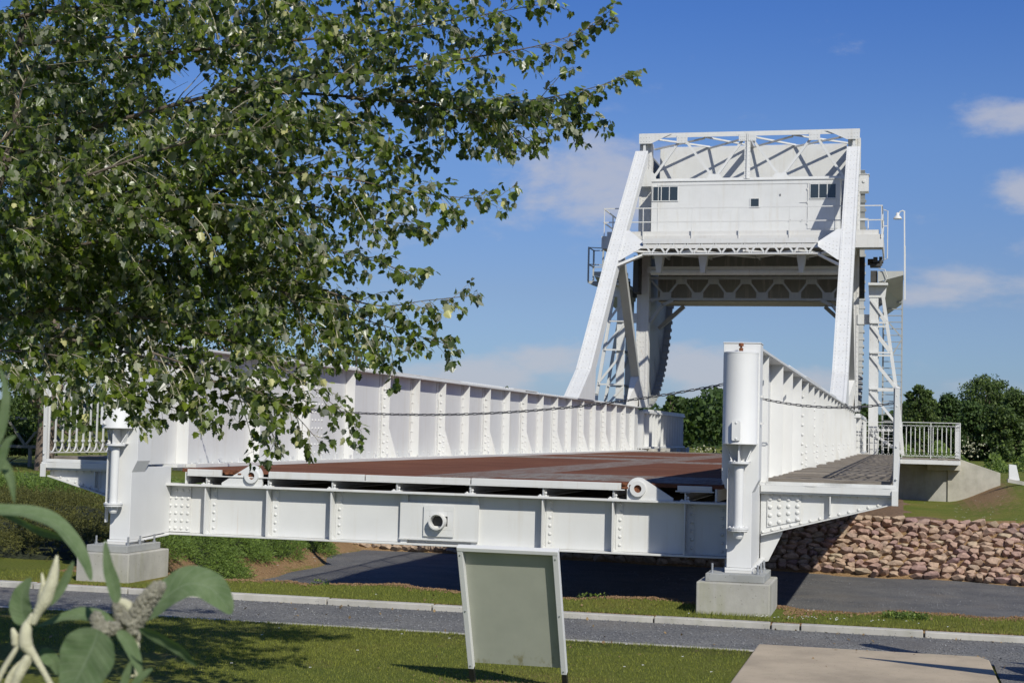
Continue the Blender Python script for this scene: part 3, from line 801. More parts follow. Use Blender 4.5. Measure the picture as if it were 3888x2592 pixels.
# hexagon-lattice portal girder behind the posts
b = MB(); yh = 48.14
b.box(XL+.19, XR-.19, yh-.04, yh+.12, 6.60, 6.68); b.box(XL+.19, XR-.19, yh-.04, yh+.12, 5.93, 5.995)
tops = [-6.77+1.01*i for i in range(5)]; bots = [-7.27+1.01*i for i in range(6)]
for x in tops: b.prism([(x-.17, yh-.055, 6.665), (x+.17, yh-.055, 6.665), (x+.17, yh-.055, 6.47), (x+.13, yh-.055, 6.44), (x-.13, yh-.055, 6.44), (x-.17, yh-.055, 6.47)], (0, .014, 0))
for x in bots: b.prism([(x-.18, yh-.055, 5.94), (x+.18, yh-.055, 5.94), (x+.18, yh-.055, 6.18), (x-.18, yh-.055, 6.18)], (0, .014, 0))
for x in tops:
    b.bar((x+.12, yh-.02, 6.50), (x+.38, yh-.02, 6.16), .06, .05, (0,1,0)); b.bar((x-.12, yh-.02, 6.50), (x-.38, yh-.02, 6.16), .06, .05, (0,1,0))
b.bar((XL+.25, yh-.02, 6.55), (-7.38, yh-.02, 6.16), .06, .05, (0,1,0)); b.bar((XR-.25, yh-.02, 6.55), (-2.1, yh-.02, 6.16), .06, .05, (0,1,0))
b.bar((XL+.22, yh-.02, 5.88), (-7.45, yh-.02, 6.0), .06, .05, (0,1,0)); b.bar((XR-.22, yh-.02, 5.88), (-2.02, yh-.02, 6.0), .06, .05, (0,1,0))
for s in (-1, 1):
    c = XC[s]; n = -s
    b.bar((c+n*.20, yh, 5.22), (c+n*.62, yh, 5.80), .09, .16, (0,1,0)); b.bar((c+n*.60, yh, 5.78), (c+n*.95, yh, 5.93), .09, .16, (0,1,0))
    b.bar((c+n*.12, 50.6, 5.2), (c+n*.95, 50.6, 5.95), .12, .2, (0,1,0))
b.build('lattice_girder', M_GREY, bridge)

# cabin platform
b = MB(); yp = 45.72
b.box(-8.86, -.60, yp, 49.1, 7.62, 7.67)
b.box(-8.90, -.56, yp-.03, yp-.001, 7.28, 7.665)
b.box(-8.90, -8.86, yp, 49.1, 7.28, 7.665); b.box(-.60, -.56, yp, 49.1, 7.28, 7.665)
b.box(-8.74, -.68, yp+.02, yp+.035, 7.671, 7.80)
for x in (-8.0, -7.3, -5.95, -4.4, -2.9, -1.4): b.box(x-.03, x+.03, yp+.01, 49.0, 7.30, 7.619)
for x in (-7.25, -5.9, -2.95):
    b.prism([(x-.16, 46.4, 7.27), (x+.16, 46.4, 7.27), (x+.06, 46.4, 6.62), (x-.06, 46.4, 6.62)], (0, .35, 0))
for a, e in ((-7.6,-5.9),(-5.9,-4.4),(-4.4,-2.9),(-2.9,-1.8)):
    b.bar((a, 44.0, 7.0), (e, 47.6, 7.22), .10, .06); b.bar((e, 44.0, 7.0), (a, 47.6, 7.22), .10, .06)
b.bar((-7.8, 47.8, 6.85), (-1.7, 47.8, 6.85), .12, .22)
b.tube([(-7.6, 47.2, 6.72), (-1.8, 47.2, 6.72)], .09, 10)
plat = b.build('cabin_platform', M_WO, bridge)
r = MB()
posts = [-8.82, -7.63, -6.16, -4.75, -3.27, -1.95, -.62]
for x in posts: r.bar((x, yp-.04, 7.55), (x, yp-.04, 8.50), .04, .02, (1,0,0))
for z in (8.50, 8.08): r.bar((-8.84, yp-.04, z), (-.60, yp-.04, z), .03, .03)
for x in (-8.84, -.60):
    for z in (8.50, 8.08): r.bar((x, yp-.04, z), (x, 48.8, z), .03, .03)
    for y in (47.2, 48.8): r.bar((x, y, 7.6), (x, y, 8.50), .035, .035)
# lower loops on the right hand end
for z in (8.30, 7.72): r.bar((-1.3, 47.0, z), (-1.02, 47.0, z), .03, .03)
r.bar((-1.02, 47.0, 7.67), (-1.02, 47.0, 8.30), .03, .03)
r.tube([(-.56, yp, 8.38), (-.44, yp, 8.34), (-.44, yp, 6.95), (-.52, yp, 6.93)], .017, 6)
r.bar((-.56, yp, 7.9), (-.44, yp, 7.9), .025, .025)
r.build('platform_railing', M_W, plat)

b = MB(); yc = 47.0
x0, x1 = -7.60, -1.86; z0, z1 = 7.86, 9.52
b.box(x0, x1, yc, 48.0-.02, z0, z1)
b.box(x0-.02, x1+.02, yc-.03, 47.99, z1+.001, z1+.03)
b.box(x0+.18, -2.0, yc-.012, yc-.002, 9.40, 9.46)
for x in rng(x0+.3, x1-.2, .2): b.dome((x, yc-.013, 9.43), (0,-1,0), .010, .008, 6)
for x in rng(x0+.2, x1-.2, .12): b.dome((x, yc, 7.94), (0,-1,0), .009, .007, 6)
b.box(x0+.2, x0+.22, yc-.012, yc-.001, 7.9, 9.4); b.box(-5.45, -5.44, yc-.004, yc-.001, 7.9, 8.55); b.box(-5.14, -5.13, yc-.004, yc-.001, 7.9, 8.55); b.box(-5.45, -5.13, yc-.004, yc-.001, 8.551, 8.56)
for x in rng(-7.0, -2.2, 1.1): b.box(x, x+.05, yc-.05, yc+.3, 7.80, 7.859)
cab = b.build('cabin', M_W, bridge, bevel=.004)
def window(xa, xb, za, zb, panes, fr=.025):
    q = MB()
    q.box(xa-fr, xb+fr, yc-.02, yc-.001, zb, zb+fr); q.box(xa-fr, xb+fr, yc-.025, yc-.001, za-fr, za)
    q.box(xa-fr, xa, yc-.02, yc-.001, za+.001, zb-.001); q.box(xb, xb+fr, yc-.02, yc-.001, za+.001, zb-.001)
    for i in range(1, panes): x = xa+(xb-xa)*i/panes; q.box(x-.012, x+.012, yc-.018, yc-.001, za+.001, zb-.001)
    o = q.build('window', M_W, cab)
    g = MB().box(xa, xb, yc-.010, yc-.002, za, zb); g.build('pane', M_GLASS, o)
window(-7.55, -6.79, 8.93, 9.36, 3); window(-2.74, -1.99, 8.95, 9.37, 3); window(-4.53, -4.29, 8.71, 8.95, 1)
q = MB().box(-2.80, -1.92, yc-.012, yc-.0015, 8.02, 8.90); q.box(-2.80, -1.92, yc-.02, yc-.012, 8.885, 8.90)
q.box(-2.82, -2.80, yc-.02, yc-.001, 8.02, 9.4)
for z in (8.15, 8.8, 9.2): q.box(-2.85, -2.81, yc-.025, yc-.001, z, z+.05)
q.bar((-3.05, yc-.02, 8.83), (-2.84, yc-.02, 8.83), .01, .01)
q.build('door', M_W, cab)
q = MB().box(-3.66, -3.63, yc-.02, yc-.001, 9.03, 9.09)
for x in (-3.38, -3.02): q.prism([(x, yc-.001, 8.26), (x+.05, yc-.001, 8.30), (x+.05, yc-.001, 8.27), (x+.01, yc-.001, 8.25)], (0,-.03,0))
q.build('cabin_fitting', M_DARK, cab)
q = MB(); q.box(-1.29, -1.02, 46.9, 47.35, 9.12, 9.62); q.lathe((-1.16, 46.9, 9.42), [(.05,0),(.05,.02),(.035,.022),(.035,.03)], 16, 'y'); q.box(-1.31, -1.0, 46.88, 47.37, 9.621, 9.64)
q.build('switch_box', M_W, bridge)
# pinion racks and drive machinery beside each post
for s in (-1, 1):
    c = XC[s]; q = MB(); xo = c+s*.26
    q.box(xo-.09, xo+.09, 48.10, 48.4, 6.02, 7.27)
    for z in rng(6.05, 7.25, .06): q.box(xo-.085, xo+.085, 48.04, 48.099, z, z+.028)
    q.build('rack', M_DARK, bridge)
    q = MB(); q.box(c+s*.05, c+s*.20, 47.3, 48.0, 6.1, 7.25)
    for z in rng(6.12, 7.2, .07): q.box(c+s*.02, c+s*.05, 47.28, 47.6, z, z+.03)
    q.build('machinery_guard', M_DARK, bridge) if s < 0 else None
# drive shaft box under the right platform end
q = MB(); q.box(-.98, -.66, 47.9, 48.5, 6.98, 7.05); q.lathe((-.9, 48.1, 7.12), [(.10,-.15),(.10,.15)], 16, 'x'); q.lathe((-.66, 48.1, 7.0), [(.05,0),(.05,.28)], 10)
q.lathe((-.78, 48.1, 7.12), [(.05,-.2),(.05,.2)], 12, 'x'); q.box(-.88, -.75, 47.8, 48.0, 7.08, 7.24)
q.build('drive_gear', M_DARK, bridge)

# --------------------------------------------------------------- fixed support towers
def support(s):
    sg = XM; X = lambda u: XM+s*u
    t_ = empty('support_tower', (X(3.76), 47.7, 1.2), ('white lattice support tower with ladder, right of the bridge tower' if s > 0 else 'white lattice support tower seen between the left legs of the bridge tower'), 'tower', 'lattice towers either side of the bridge')
    b = MB(); y0 = 47.75
    for yy in (y0, y0+1.6):
        b.box(X(3.76), X(4.02), yy, yy+.03, 1.2, 6.0)
        b.box(X(3.99), X(4.02), yy+.031, yy+.14, 1.2, 6.0)
        b.bar((X(4.16), yy, 6.0), (X(4.62), yy, 2.9), .10, .06, (0,1,0)); b.bar((X(4.62), yy, 2.92), (X(4.78), yy, 1.25), .10, .06, (0,1,0))
        lv = [(5.23, 4.26), (4.32, 4.40), (3.23, 4.56), (2.0, 4.70)]
        for z, xo in lv: b.bar((X(3.78), yy-.04, z), (X(xo), yy-.04, z), .05, .06, (0,1,0))
        pts = [(6.0, 4.14)]+lv+[(1.25, 4.78)]
        for k in range(len(pts)-1): b.bar((X(3.80), yy-.03, pts[k][0]-.08), (X(pts[k+1][1]), yy-.03, pts[k+1][0]+.05), .07, .04, (0,1,0))
        b.prism([(X(3.74), yy-.02, 6.0), (X(4.22), yy-.02, 6.0), (X(4.26), yy-.02, 6.35), (X(3.72), yy-.02, 6.35)], (0, .2, 0))
    for z in (5.23, 4.32, 3.23, 2.0):
        b.bar((X(3.95), y0+.05, z), (X(3.95), y0+1.6, z), .07, .07); b.bar((X(3.95), y0+.05, z), (X(3.95), y0+1.6, z+.95), .05, .05)
    for z in rng(1.35, 5.9, .2):
        b.dome((X(3.80), y0, z), (0,-1,0), .013, .011, 6); b.dome((X(3.98), y0, z), (0,-1,0), .013, .011, 6)
    b.box(X(3.72), X(4.3), y0-.3, y0+2.2, 6.351, 6.42)
    b.box(X(3.40), X(3.76), y0+.2, y0+.35, 5.2, 5.5)
    b.build('lattice_frame', M_W, t_)
    p = MB()
    p.box(X(4.0), X(4.75), y0-.2, y0+2.2, 6.74, 6.78)
    p.prism([(X(4.0), y0-.22, 6.45), (X(4.0), y0-.22, 6.78), (X(4.75), y0-.22, 6.78), (X(4.75), y0-.22, 6.66)], (0,.02,0))
    p.prism([(X(4.0), y0+2.2, 5.9), (X(4.0), y0+2.2, 6.73), (X(4.73), y0+2.2, 6.73), (X(4.73), y0+2.2, 6.3)], (0,.02,0))
    p.add([(X(4.02), y0-.2, 6.44), (X(4.74), y0-.2, 6.65), (X(4.73), y0+2.19, 6.0), (X(4.2), y0+2.19, 5.6)], [(0,1,2,3)])
    for k in range(4): yy = y0+.2+k*.5; p.bar((X(4.0), yy, 6.3-.1*k), (X(4.73), yy, 6.6-.13*k), .03, .03)
    p.build('service_platform', M_WS, t_)
    mbx = MB().box(X(3.78), X(3.98), y0-.15, y0+.5, 6.43, 6.80); mbx.build('junction_box', M_DARK, t_)
    if s > 0:
        l = MB(); yl = 49.6
        l.bar((X(4.72), yl, 1.25), (X(4.72), yl, 6.6), .05, .05); l.bar((X(4.15), yl, 1.25), (X(4.15), yl, 6.6), .05, .05)
        for z in rng(1.45, 6.0, .205): l.box(X(4.15), X(4.72), yl-.05, yl+.05, z, z+.022)
        l.bar((X(4.2), yl-.06, 5.5), (X(4.72), yl-.06, 4.9), .04, .02, (0,1,0)); l.bar((X(4.72), yl-.06, 4.85), (X(4.4), yl-.06, 4.3), .04, .02, (0,1,0)); l.bar((X(4.3), yl-.06, 3.7), (X(4.72), yl-.06, 3.3), .04, .02, (0,1,0))
        l.build('ladder', M_GREY, t_)
        cbl = MB(); cbl.tube([(X(4.02), y0-.24, 6.85), (X(4.2), y0-.3, 6.82), (X(4.28), y0-.3, 6.6), (X(4.2), y0-.3, 6.42), (X(4.0), y0-.26, 6.40)], .014, 6); cbl.build('cable', M_W, t_)
        lp = empty('lamp_post', (X(4.76), y0+.3, 6.0), 'slim white lamp post with bell shade, fixed above the right support tower platform', 'lamp post')
        q = MB(); q.bar((X(4.80), y0+.3, 5.95), (X(4.78), y0+.3, 7.6), .07, .05); q.bar((X(4.775), y0+.3, 7.6), (X(4.76), y0+.3, 8.68), .05, .04)
        q.tube([(X(4.76), y0+.3, 8.66), (X(4.70), y0+.3, 8.69), (X(4.62), y0+.3, 8.65), (X(4.60), y0+.3, 8.58)], .02, 8)
        q.build('pole', M_W, lp)
        q = MB(); q.lathe((X(4.56), y0+.3, 8.43), [(.135,0),(.13,.02),(.09,.08),(.05,.11),(.045,.19),(.03,.2)], 20); o = q.build('lamp_shade', M_W, lp, smooth=True)
        o.rotation_euler = (0, 0, 0)
    else:
        r_ = MB(); yl = y0+1.0
        r_.prism([(X(4.0), yl, 6.55), (X(5.2), yl, 6.62), (X(5.2), yl, 6.55), (X(4.3), yl, 6.25)], (0, .9, 0))
        for (x, y) in ((5.18, yl), (5.18, yl+.85), (4.7, yl), (4.5, yl+.85)): r_.bar((X(x), y, 6.6), (X(x), y, 7.72), .05, .05)
        for z in (7.70, 7.15): r_.bar((X(5.18), yl, z), (X(5.18), yl+.85, z), .03, .03); r_.bar((X(5.18), yl, z), (X(4.2), yl, z-.05), .03, .03); r_.bar((X(5.18), yl+.85, z), (X(4.2), yl+.85, z), .03, .03)
        r_.build('side_gallery', M_WS, t_)
for s in (-1, 1): support(s)

# rolling tracks on the abutment
for s in (-1, 1):
    c = XC[s]
    t_ = empty('track_girder', (c, 47.6, 1.1), ('right-hand fixed track girder on concrete behind the bridge girder' if s > 0 else 'fixed white track girder on concrete blocks beyond the end of the left bridge girder'), 'girder', 'track girders on the abutment')
    b = MB(); b.box(c-.16, c+.16, 47.6, 56.0, 1.30, 2.34)
    b.box(c-.30, c+.30, 47.58, 56.1, 2.341, 2.40); b.box(c-.30, c+.30, 47.58, 56.1, 1.24, 1.299)
    for y in rng(47.9, 55.7, .6): b.box(c-.29, c+.29, y, y+.03, 1.3, 2.34)
    for y in rng(47.7, 56, .3):
        for sd in (-1, 1): b.box(c+sd*.2-.07, c+sd*.2+.07, y, y+.14, 2.401, 2.47)
    b.build('track_beam', M_W, t_)
    for y in (48.0, 50.2, 52.6, 55.0): b = MB().box(c-.5, c+.5, y, y+.9, 1.0, 1.239); b.build('bearing_block', M_CONC2, t_)

# --------------------------------------------------------------- footings
def footing(s):
    c = XC[s]+(-.03 if s < 0 else 0)
    t_ = empty('concrete_footing', (c, 14.85, 0), ('sunlit concrete footing block under the right end post of the bridge' if s > 0 else 'stained concrete footing block under the left end post, partly in tree shade'), 'footing', 'footings under the bridge end')
    b = MB().box(c-.365 if s > 0 else c-.30, c+(.32 if s > 0 else .30), 14.48, 15.38, -.25, .298); b.build('footing_block', M_CONC, t_, bevel=.012)
    b = MB().box(c-.29 if s > 0 else c-.235, c+.26 if s > 0 else c+.235, 14.56, 15.30, .299, .372); b.build('plinth', simple_plinth, t_, bevel=.006)
    b = MB(); b.box(c-.125, c+.135, 14.72, 15.12, .373, .394); b.build('bearing_plate', M_WO, t_)
    b = MB()
    for (dx, y) in ((-.24 if s > 0 else -.19, 14.68), (.19, 14.66), (.20, 14.9), (-.17, 15.2), (.20, 15.22)):
        b.lathe((c+dx, y, .372), [(.02,0),(.02,.018),(.011,.019),(.011,.085),(.008,.088)], 8)
    b.build('anchor_bolt', M_GALV, t_)
simple_plinth = concrete('grey_grout', (.32,.325,.31), .15)
for s in (-1, 1): footing(s)

# --------------------------------------------------------------- chains
def chain(p, q, sag, label):
    p = Vector(p); q = Vector(q); n = 90; pts = []
    for i in range(n+1):
        u = i/n; v = p.lerp(q, u); v.z -= sag*4*u*(1-u); pts.append(v)
    L = sum((pts[i+1]-pts[i]).length for i in range(n)); step = .050; cnt = int(L/step)
    b = MB(); acc = 0; i = 0; k = 0
    for k in range(cnt):
        tgt = k*step+step/2
        while i < n-1 and acc+(pts[i+1]-pts[i]).length < tgt: acc += (pts[i+1]-pts[i]).length; i += 1
        seg = pts[i+1]-pts[i]; c = pts[i]+seg*((tgt-acc)/seg.length); d = seg.normalized()
        u = d.cross(Vector((0,0,1))).normalized(); v = u.cross(d)
        if k % 2: u, v = v, u
        u = (u*.8+v*.6).normalized() if k % 2 else (u*.8-v*.6).normalized()
        ring = []
        for (a, w2) in ((-.029,0),(-.022,.0098),(.022,.0098),(.029,0),(.022,-.0098),(-.022,-.0098),(-.029,0)): ring.append(c+d*a+u*w2)
        b.tube(ring, .0050, 5, cap=False)
    o = b.build('chain', M_CHAIN); tag(o, label, 'chain', 'chains across the bridge entrance')
chain((XL+.155, 16.2, 2.00), (XR-.16, 14.95, 2.17), .27, 'long rusty steel chain sagging across the roadway between the two end posts')
chain((XR+.02, 15.55, 2.07), (XC[1]+1.42, 15.66, 2.03), .075, 'short grey steel chain closing the right walkway between post and thin stanchion')

# --------------------------------------------------------------- abutment, landing and far railings
ab = empty('abutment', (-4.73, 48, 0), 'grey concrete abutment and sloping wing wall at the far end of the bridge', 'abutment')
b = MB(); b.box(-13.0, 1.34, 47.55, 60, -.9, 1.02)
b.build('abutment_body', M_CONC, ab)
b = MB(); b.prism([(1.345, 47.50, -.6), (2.84, 47.50, -.6), (2.84, 47.50, .80), (1.70, 47.50, 1.17), (1.345, 47.50, 1.17)], (0, .35, 0))
b.prism([(1.345, 47.851, -.5), (1.345, 60, -.5), (1.345, 60, 1.09), (1.345, 47.851, 1.09)], (.35, 0, 0))
b.box(.75, 1.70, 47.20, 47.499, .84, 1.012)
b.build('wing_wall', concrete('wall_concrete', (.45,.425,.35), .25), ab, bevel=.01)
land = empty('landing_platform', (.8, 46.5, 1.2), 'planked landing platform with white edge beam at the right far end of the walkway', 'platform')
b = MB(); random.seed(5)
for i in range(10): b.box(.03, 1.66, 46.12+i*.15, 46.12+i*.15+.14, 1.15, 1.185+random.uniform(-.01,.015))
b.box(-1.2, .0, 47.62, 49.5, 1.1, 1.18)
b.build('landing_planks', M_WOOD, land)
b = MB().box(-.02, 1.62, 46.04, 46.10, 1.02, 1.14); b.box(1.60, 1.66, 46.11, 48, 1.02, 1.14); b.build('edge_beam', M_W, land)
r = arch_railing((.02, 46.12), (1.64, 46.12), 1.20, 2.22, .12, False, .8)
o = r.build('landing_railing', M_W); tag(o, 'white barred railing with loop tops along the front of the landing platform', 'railing', 'railings at the far end')
r = arch_railing((1.64, 46.16), (1.64, 49.5), 1.20, 2.22, .14, False, 1.1)
o = r.build('landing_railing', M_W); tag(o, 'white barred railing with loop tops on the right side of the landing platform', 'railing', 'railings at the far end')
r = arch_railing((-1.25, 47.6), (-.08, 47.6), 1.20, 2.22, .14, False, 1.2)
for z in (1.55, 1.75, 1.95): r.bar((-1.25, 47.6, z), (-.08, 47.6, z), .012, .012)
o = r.build('walkway_gate', M_W); tag(o, 'white barred gate closing the far end of the right walkway', 'gate')

# --------------------------------------------------------------- sign board, seen from behind
sg = empty('sign_board', (-2.45, 9.9, 0), 'back of a leaning white framed information board with black feet in the near lawn', 'sign')
A = Vector((-2.704, 9.85, .112)); Bv = Vector((-2.116, 9.85, .112)); U = Vector((0, -.34, .79))
dn_ = (Bv-A).cross(U).normalized()      # towards camera
if dn_.y > 0: dn_ = -dn_
ux = (Bv-A).normalized(); uu = U.normalized()
q = MB()
def slab3(b, o, e1, e2, e3): b.add([o, o+e1, o+e1+e2, o+e2, o+e3, o+e1+e3, o+e1+e2+e3, o+e2+e3], [(0,3,2,1),(4,5,6,7),(0,1,5,4),(1,2,6,5),(2,3,7,6),(3,0,4,7)])
slab3(q, A-ux*.036, ux*.036, U, dn_*.045); slab3(q, Bv, ux*.036, U, dn_*.045)
slab3(q, A-ux*.037+U*1.0, (Bv-A)+ux*.074, uu*.028, dn_*.047)
q.build('frame', M_SMOOTH, sg, bevel=.003)
for z in (.10, .45, .80):
    pass
q = MB()
for oo in (A-ux*.018, Bv+ux*.018):
    for k in (.03, .5, .97): q.dome(oo+U*k+dn_*.046, dn_, .006, .004, 6)
q.build('screw', M_GALV, sg)
m, t, bb, o_ = mat('sign_back'); c = coords(t); n1 = noise(t, c, 5, 5, .6); n2 = noise(t, coords(t, (6,6,3)), 2.2, 5, .65)
g_ = N(t, 'ShaderNodeNewGeometry'); s_ = N(t, 'ShaderNodeSeparateXYZ'); LK(t, g_, 'Position', s_, 0)
base = ramp(t, n1.outputs[0], [(.3, (.355,.365,.305)), (.7, (.405,.415,.345))])
low = MATH(t, 'SUBTRACT', .34, s_.outputs[2]); al = MATH(t, 'MULTIPLY', MATH(t, 'MULTIPLY', low, 5.0, True), ramp(t, n2.outputs[0], [(.56, 0), (.70, .8)]).outputs[0])
t.links.new(mixc(t, al, base.outputs[0], (.19,.165,.055)), bb.inputs['Base Color']); bb.inputs['Roughness'].default_value = .45
q = MB(); slab3(q, A+U*.03+dn_*.002, Bv-A, U*.965, dn_*-.006); q.build('panel', m, sg)
for o_f in (A-ux*.034, Bv+ux*.002):
    q = MB(); slab3(q, o_f-uu*.14+dn_*.004, ux*.032, uu*.14, dn_*.036); q.build('foot', M_BLACK, sg)


# --------------------------------------------------------------- riprap stones
def stone_mesh(seed):
    rd = random.Random(seed)
    import bmesh
    bm = bmesh.new(); bmesh.ops.create_icosphere(bm, subdivisions=4, radius=1)
    pl = [(Vector((rd.gauss(0,1), rd.gauss(0,1), rd.gauss(0,1))).normalized(), rd.uniform(.76,1.05)) for _ in range(12)]
    sk = [rd.uniform(-.22,.22) for _ in range(4)]
    for v in bm.verts:
        c = v.co; m = (abs(c.x)**8+abs(c.y)**8+abs(c.z)**8)**.125; c /= m
        c.x += sk[0]*c.z+sk[1]*c.y*.5; c.z += sk[2]*c.x*.6; c.z *= 1+sk[3]*c.x
        for n, d in pl:
            e = c.dot(n)-d
            if e > 0: c -= n*e
        c += Vector((rd.gauss(0,.006), rd.gauss(0,.006), rd.gauss(0,.006)))
    me = bpy.data.meshes.new('riprap_stone'); bm.to_mesh(me); bm.free(); me.materials.append(M_STONE); return me
SM = [stone_mesh(i) for i in range(12)]
random.seed(21)
rows = 12; toe = Vector((0, .05, -1.52)); top = Vector((0, 1.0, -.22))
cnt = 0; extra = MB()
for r_ in range(rows):
    u = (r_+.5)/rows; p = toe.lerp(top, u); x = 3.75+random.uniform(0,.3)
    while x > -15.5:
        wx = random.uniform(.085, .175); x -= wx
        pos = Vector((x, toe_y(x)+p.y+random.uniform(-.04,.04), p.z+random.uniform(-.03,.03)))
        rot = (-.62+random.uniform(-.12,.12), random.uniform(-.13,.13), random.uniform(-.14,.14))
        scl = (wx*1.10, random.uniform(.14,.18), random.uniform(.060,.078))
        if x > -2.9 and cnt < 298:
            o = bpy.data.objects.new('riprap_stone', random.choice(SM)); col.objects.link(o)
            o.location = pos; o.rotation_euler = rot; o.scale = scl; cnt += 1
            tag(o, 'rough pinkish brown stone set in the sloping bank on the right', 'stone', 'stones facing the far bank')
        else:
            me = random.choice(SM); mt = Matrix.LocRotScale(pos, __import__('mathutils').Euler(rot), scl)
            extra.add([mt @ v.co for v in me.vertices], [tuple(f.vertices) for f in me.polygons])
        x -= wx*1.0+.004
tag(extra.build('bank_stones', M_STONE), 'remaining pinkish stones of the shaded bank under the bridge', 'stones', kind='stuff')
b = grid(rng(-16, 5, .3), [-.15, .05, .3, .6, .9, 1.0, 1.25, 1.6], lambda x, y: (-1.58+(y-.05)*1.38 if y < .95 else -.20+.04*math.sin(x*2.3)*math.sin(y*5+x))+.02*math.sin(x*3)); b.v = [(x, y+toe_y(x), z) for x, y, z in b.v]
M_EARTH = simple('bank_earth', (.17,.105,.062), .95, 0, .5, 14, 1.0)
b2_ = grid(rng(-8, .5, .25), rng(38.6, 47.4, .3), lambda x, y: H(x, y)+.012+.05*max(0, math.sin(x*5.1+y*2))*max(0, math.sin(y*3.7))-.08*sst(x, 0, .5))
tag(b2_.build('bare_earth', M_EARTH, smooth=True), kind='structure')
tag(b.build('bank_soil', M_EARTH, smooth=True), kind='structure')
#@@PART2@@
# --------------------------------------------------------------- positions along a line of sight
CAMP = Vector((0, 0, 1.65)); FP = 3526.0
def sight(px, py):
    return (RX*((px-1176)/FP)+DN*((py-784)/FP)+FW)
def at_d(px, py, d): return CAMP+sight(px, py)*d
def at_y(px, py, Y):
    r = sight(px, py); return CAMP+r*(Y/r.y)
def proj(v):
    q = Vector(v)-CAMP; d = q.dot(FW); return 1176+FP*q.dot(RX)/d, 784+FP*q.dot(DN)/d

# --------------------------------------------------------------- leaf makers
def rv(rd=random): return Vector((rd.gauss(0,1), rd.gauss(0,1), rd.gauss(0,1))).normalized()
LOBE = [(0,0),(.24,.03),(.47,.16),(.36,.30),(.50,.50),(.29,.60),(.25,.80),(.11,.84),(0,1.02)]
def add_leaf(b, p, d, n, L):
    """lobed leaf folded along its midrib: base p, direction d, face normal n"""
    d = d.normalized(); u = d.cross(n).normalized(); n = u.cross(d)
    k = len(b.v); fold = random.uniform(.05, .30); curl = random.uniform(-.15, .25); wd = random.uniform(.85, 1.1)
    for sd in (1, -1):
        pts = []
        for (a, t) in LOBE:
            a2 = a*wd*(1+random.uniform(-.12,.12) if a else 1)
            pts.append(p+d*(t*L)+u*(sd*a2*L)+n*(a2*fold*L-curl*t*t*L))
        b.v += pts
    m = len(LOBE)
    b.f.append(tuple(range(k, k+m))); b.f.append((k,)+tuple(range(k+2*m-1, k+m, -1)))
def add_quad(b, p, L, nrm=None):
    d = rv(); n = nrm or rv(); u = d.cross(n)
    if u.length < .1: u = d.cross(rv())
    u.normalize(); k = len(b.v)
    b.v += [p-d*L*.5, p+u*L*.32, p+d*L*.5, p-u*L*.32]; b.f.append((k, k+1, k+2, k+3))

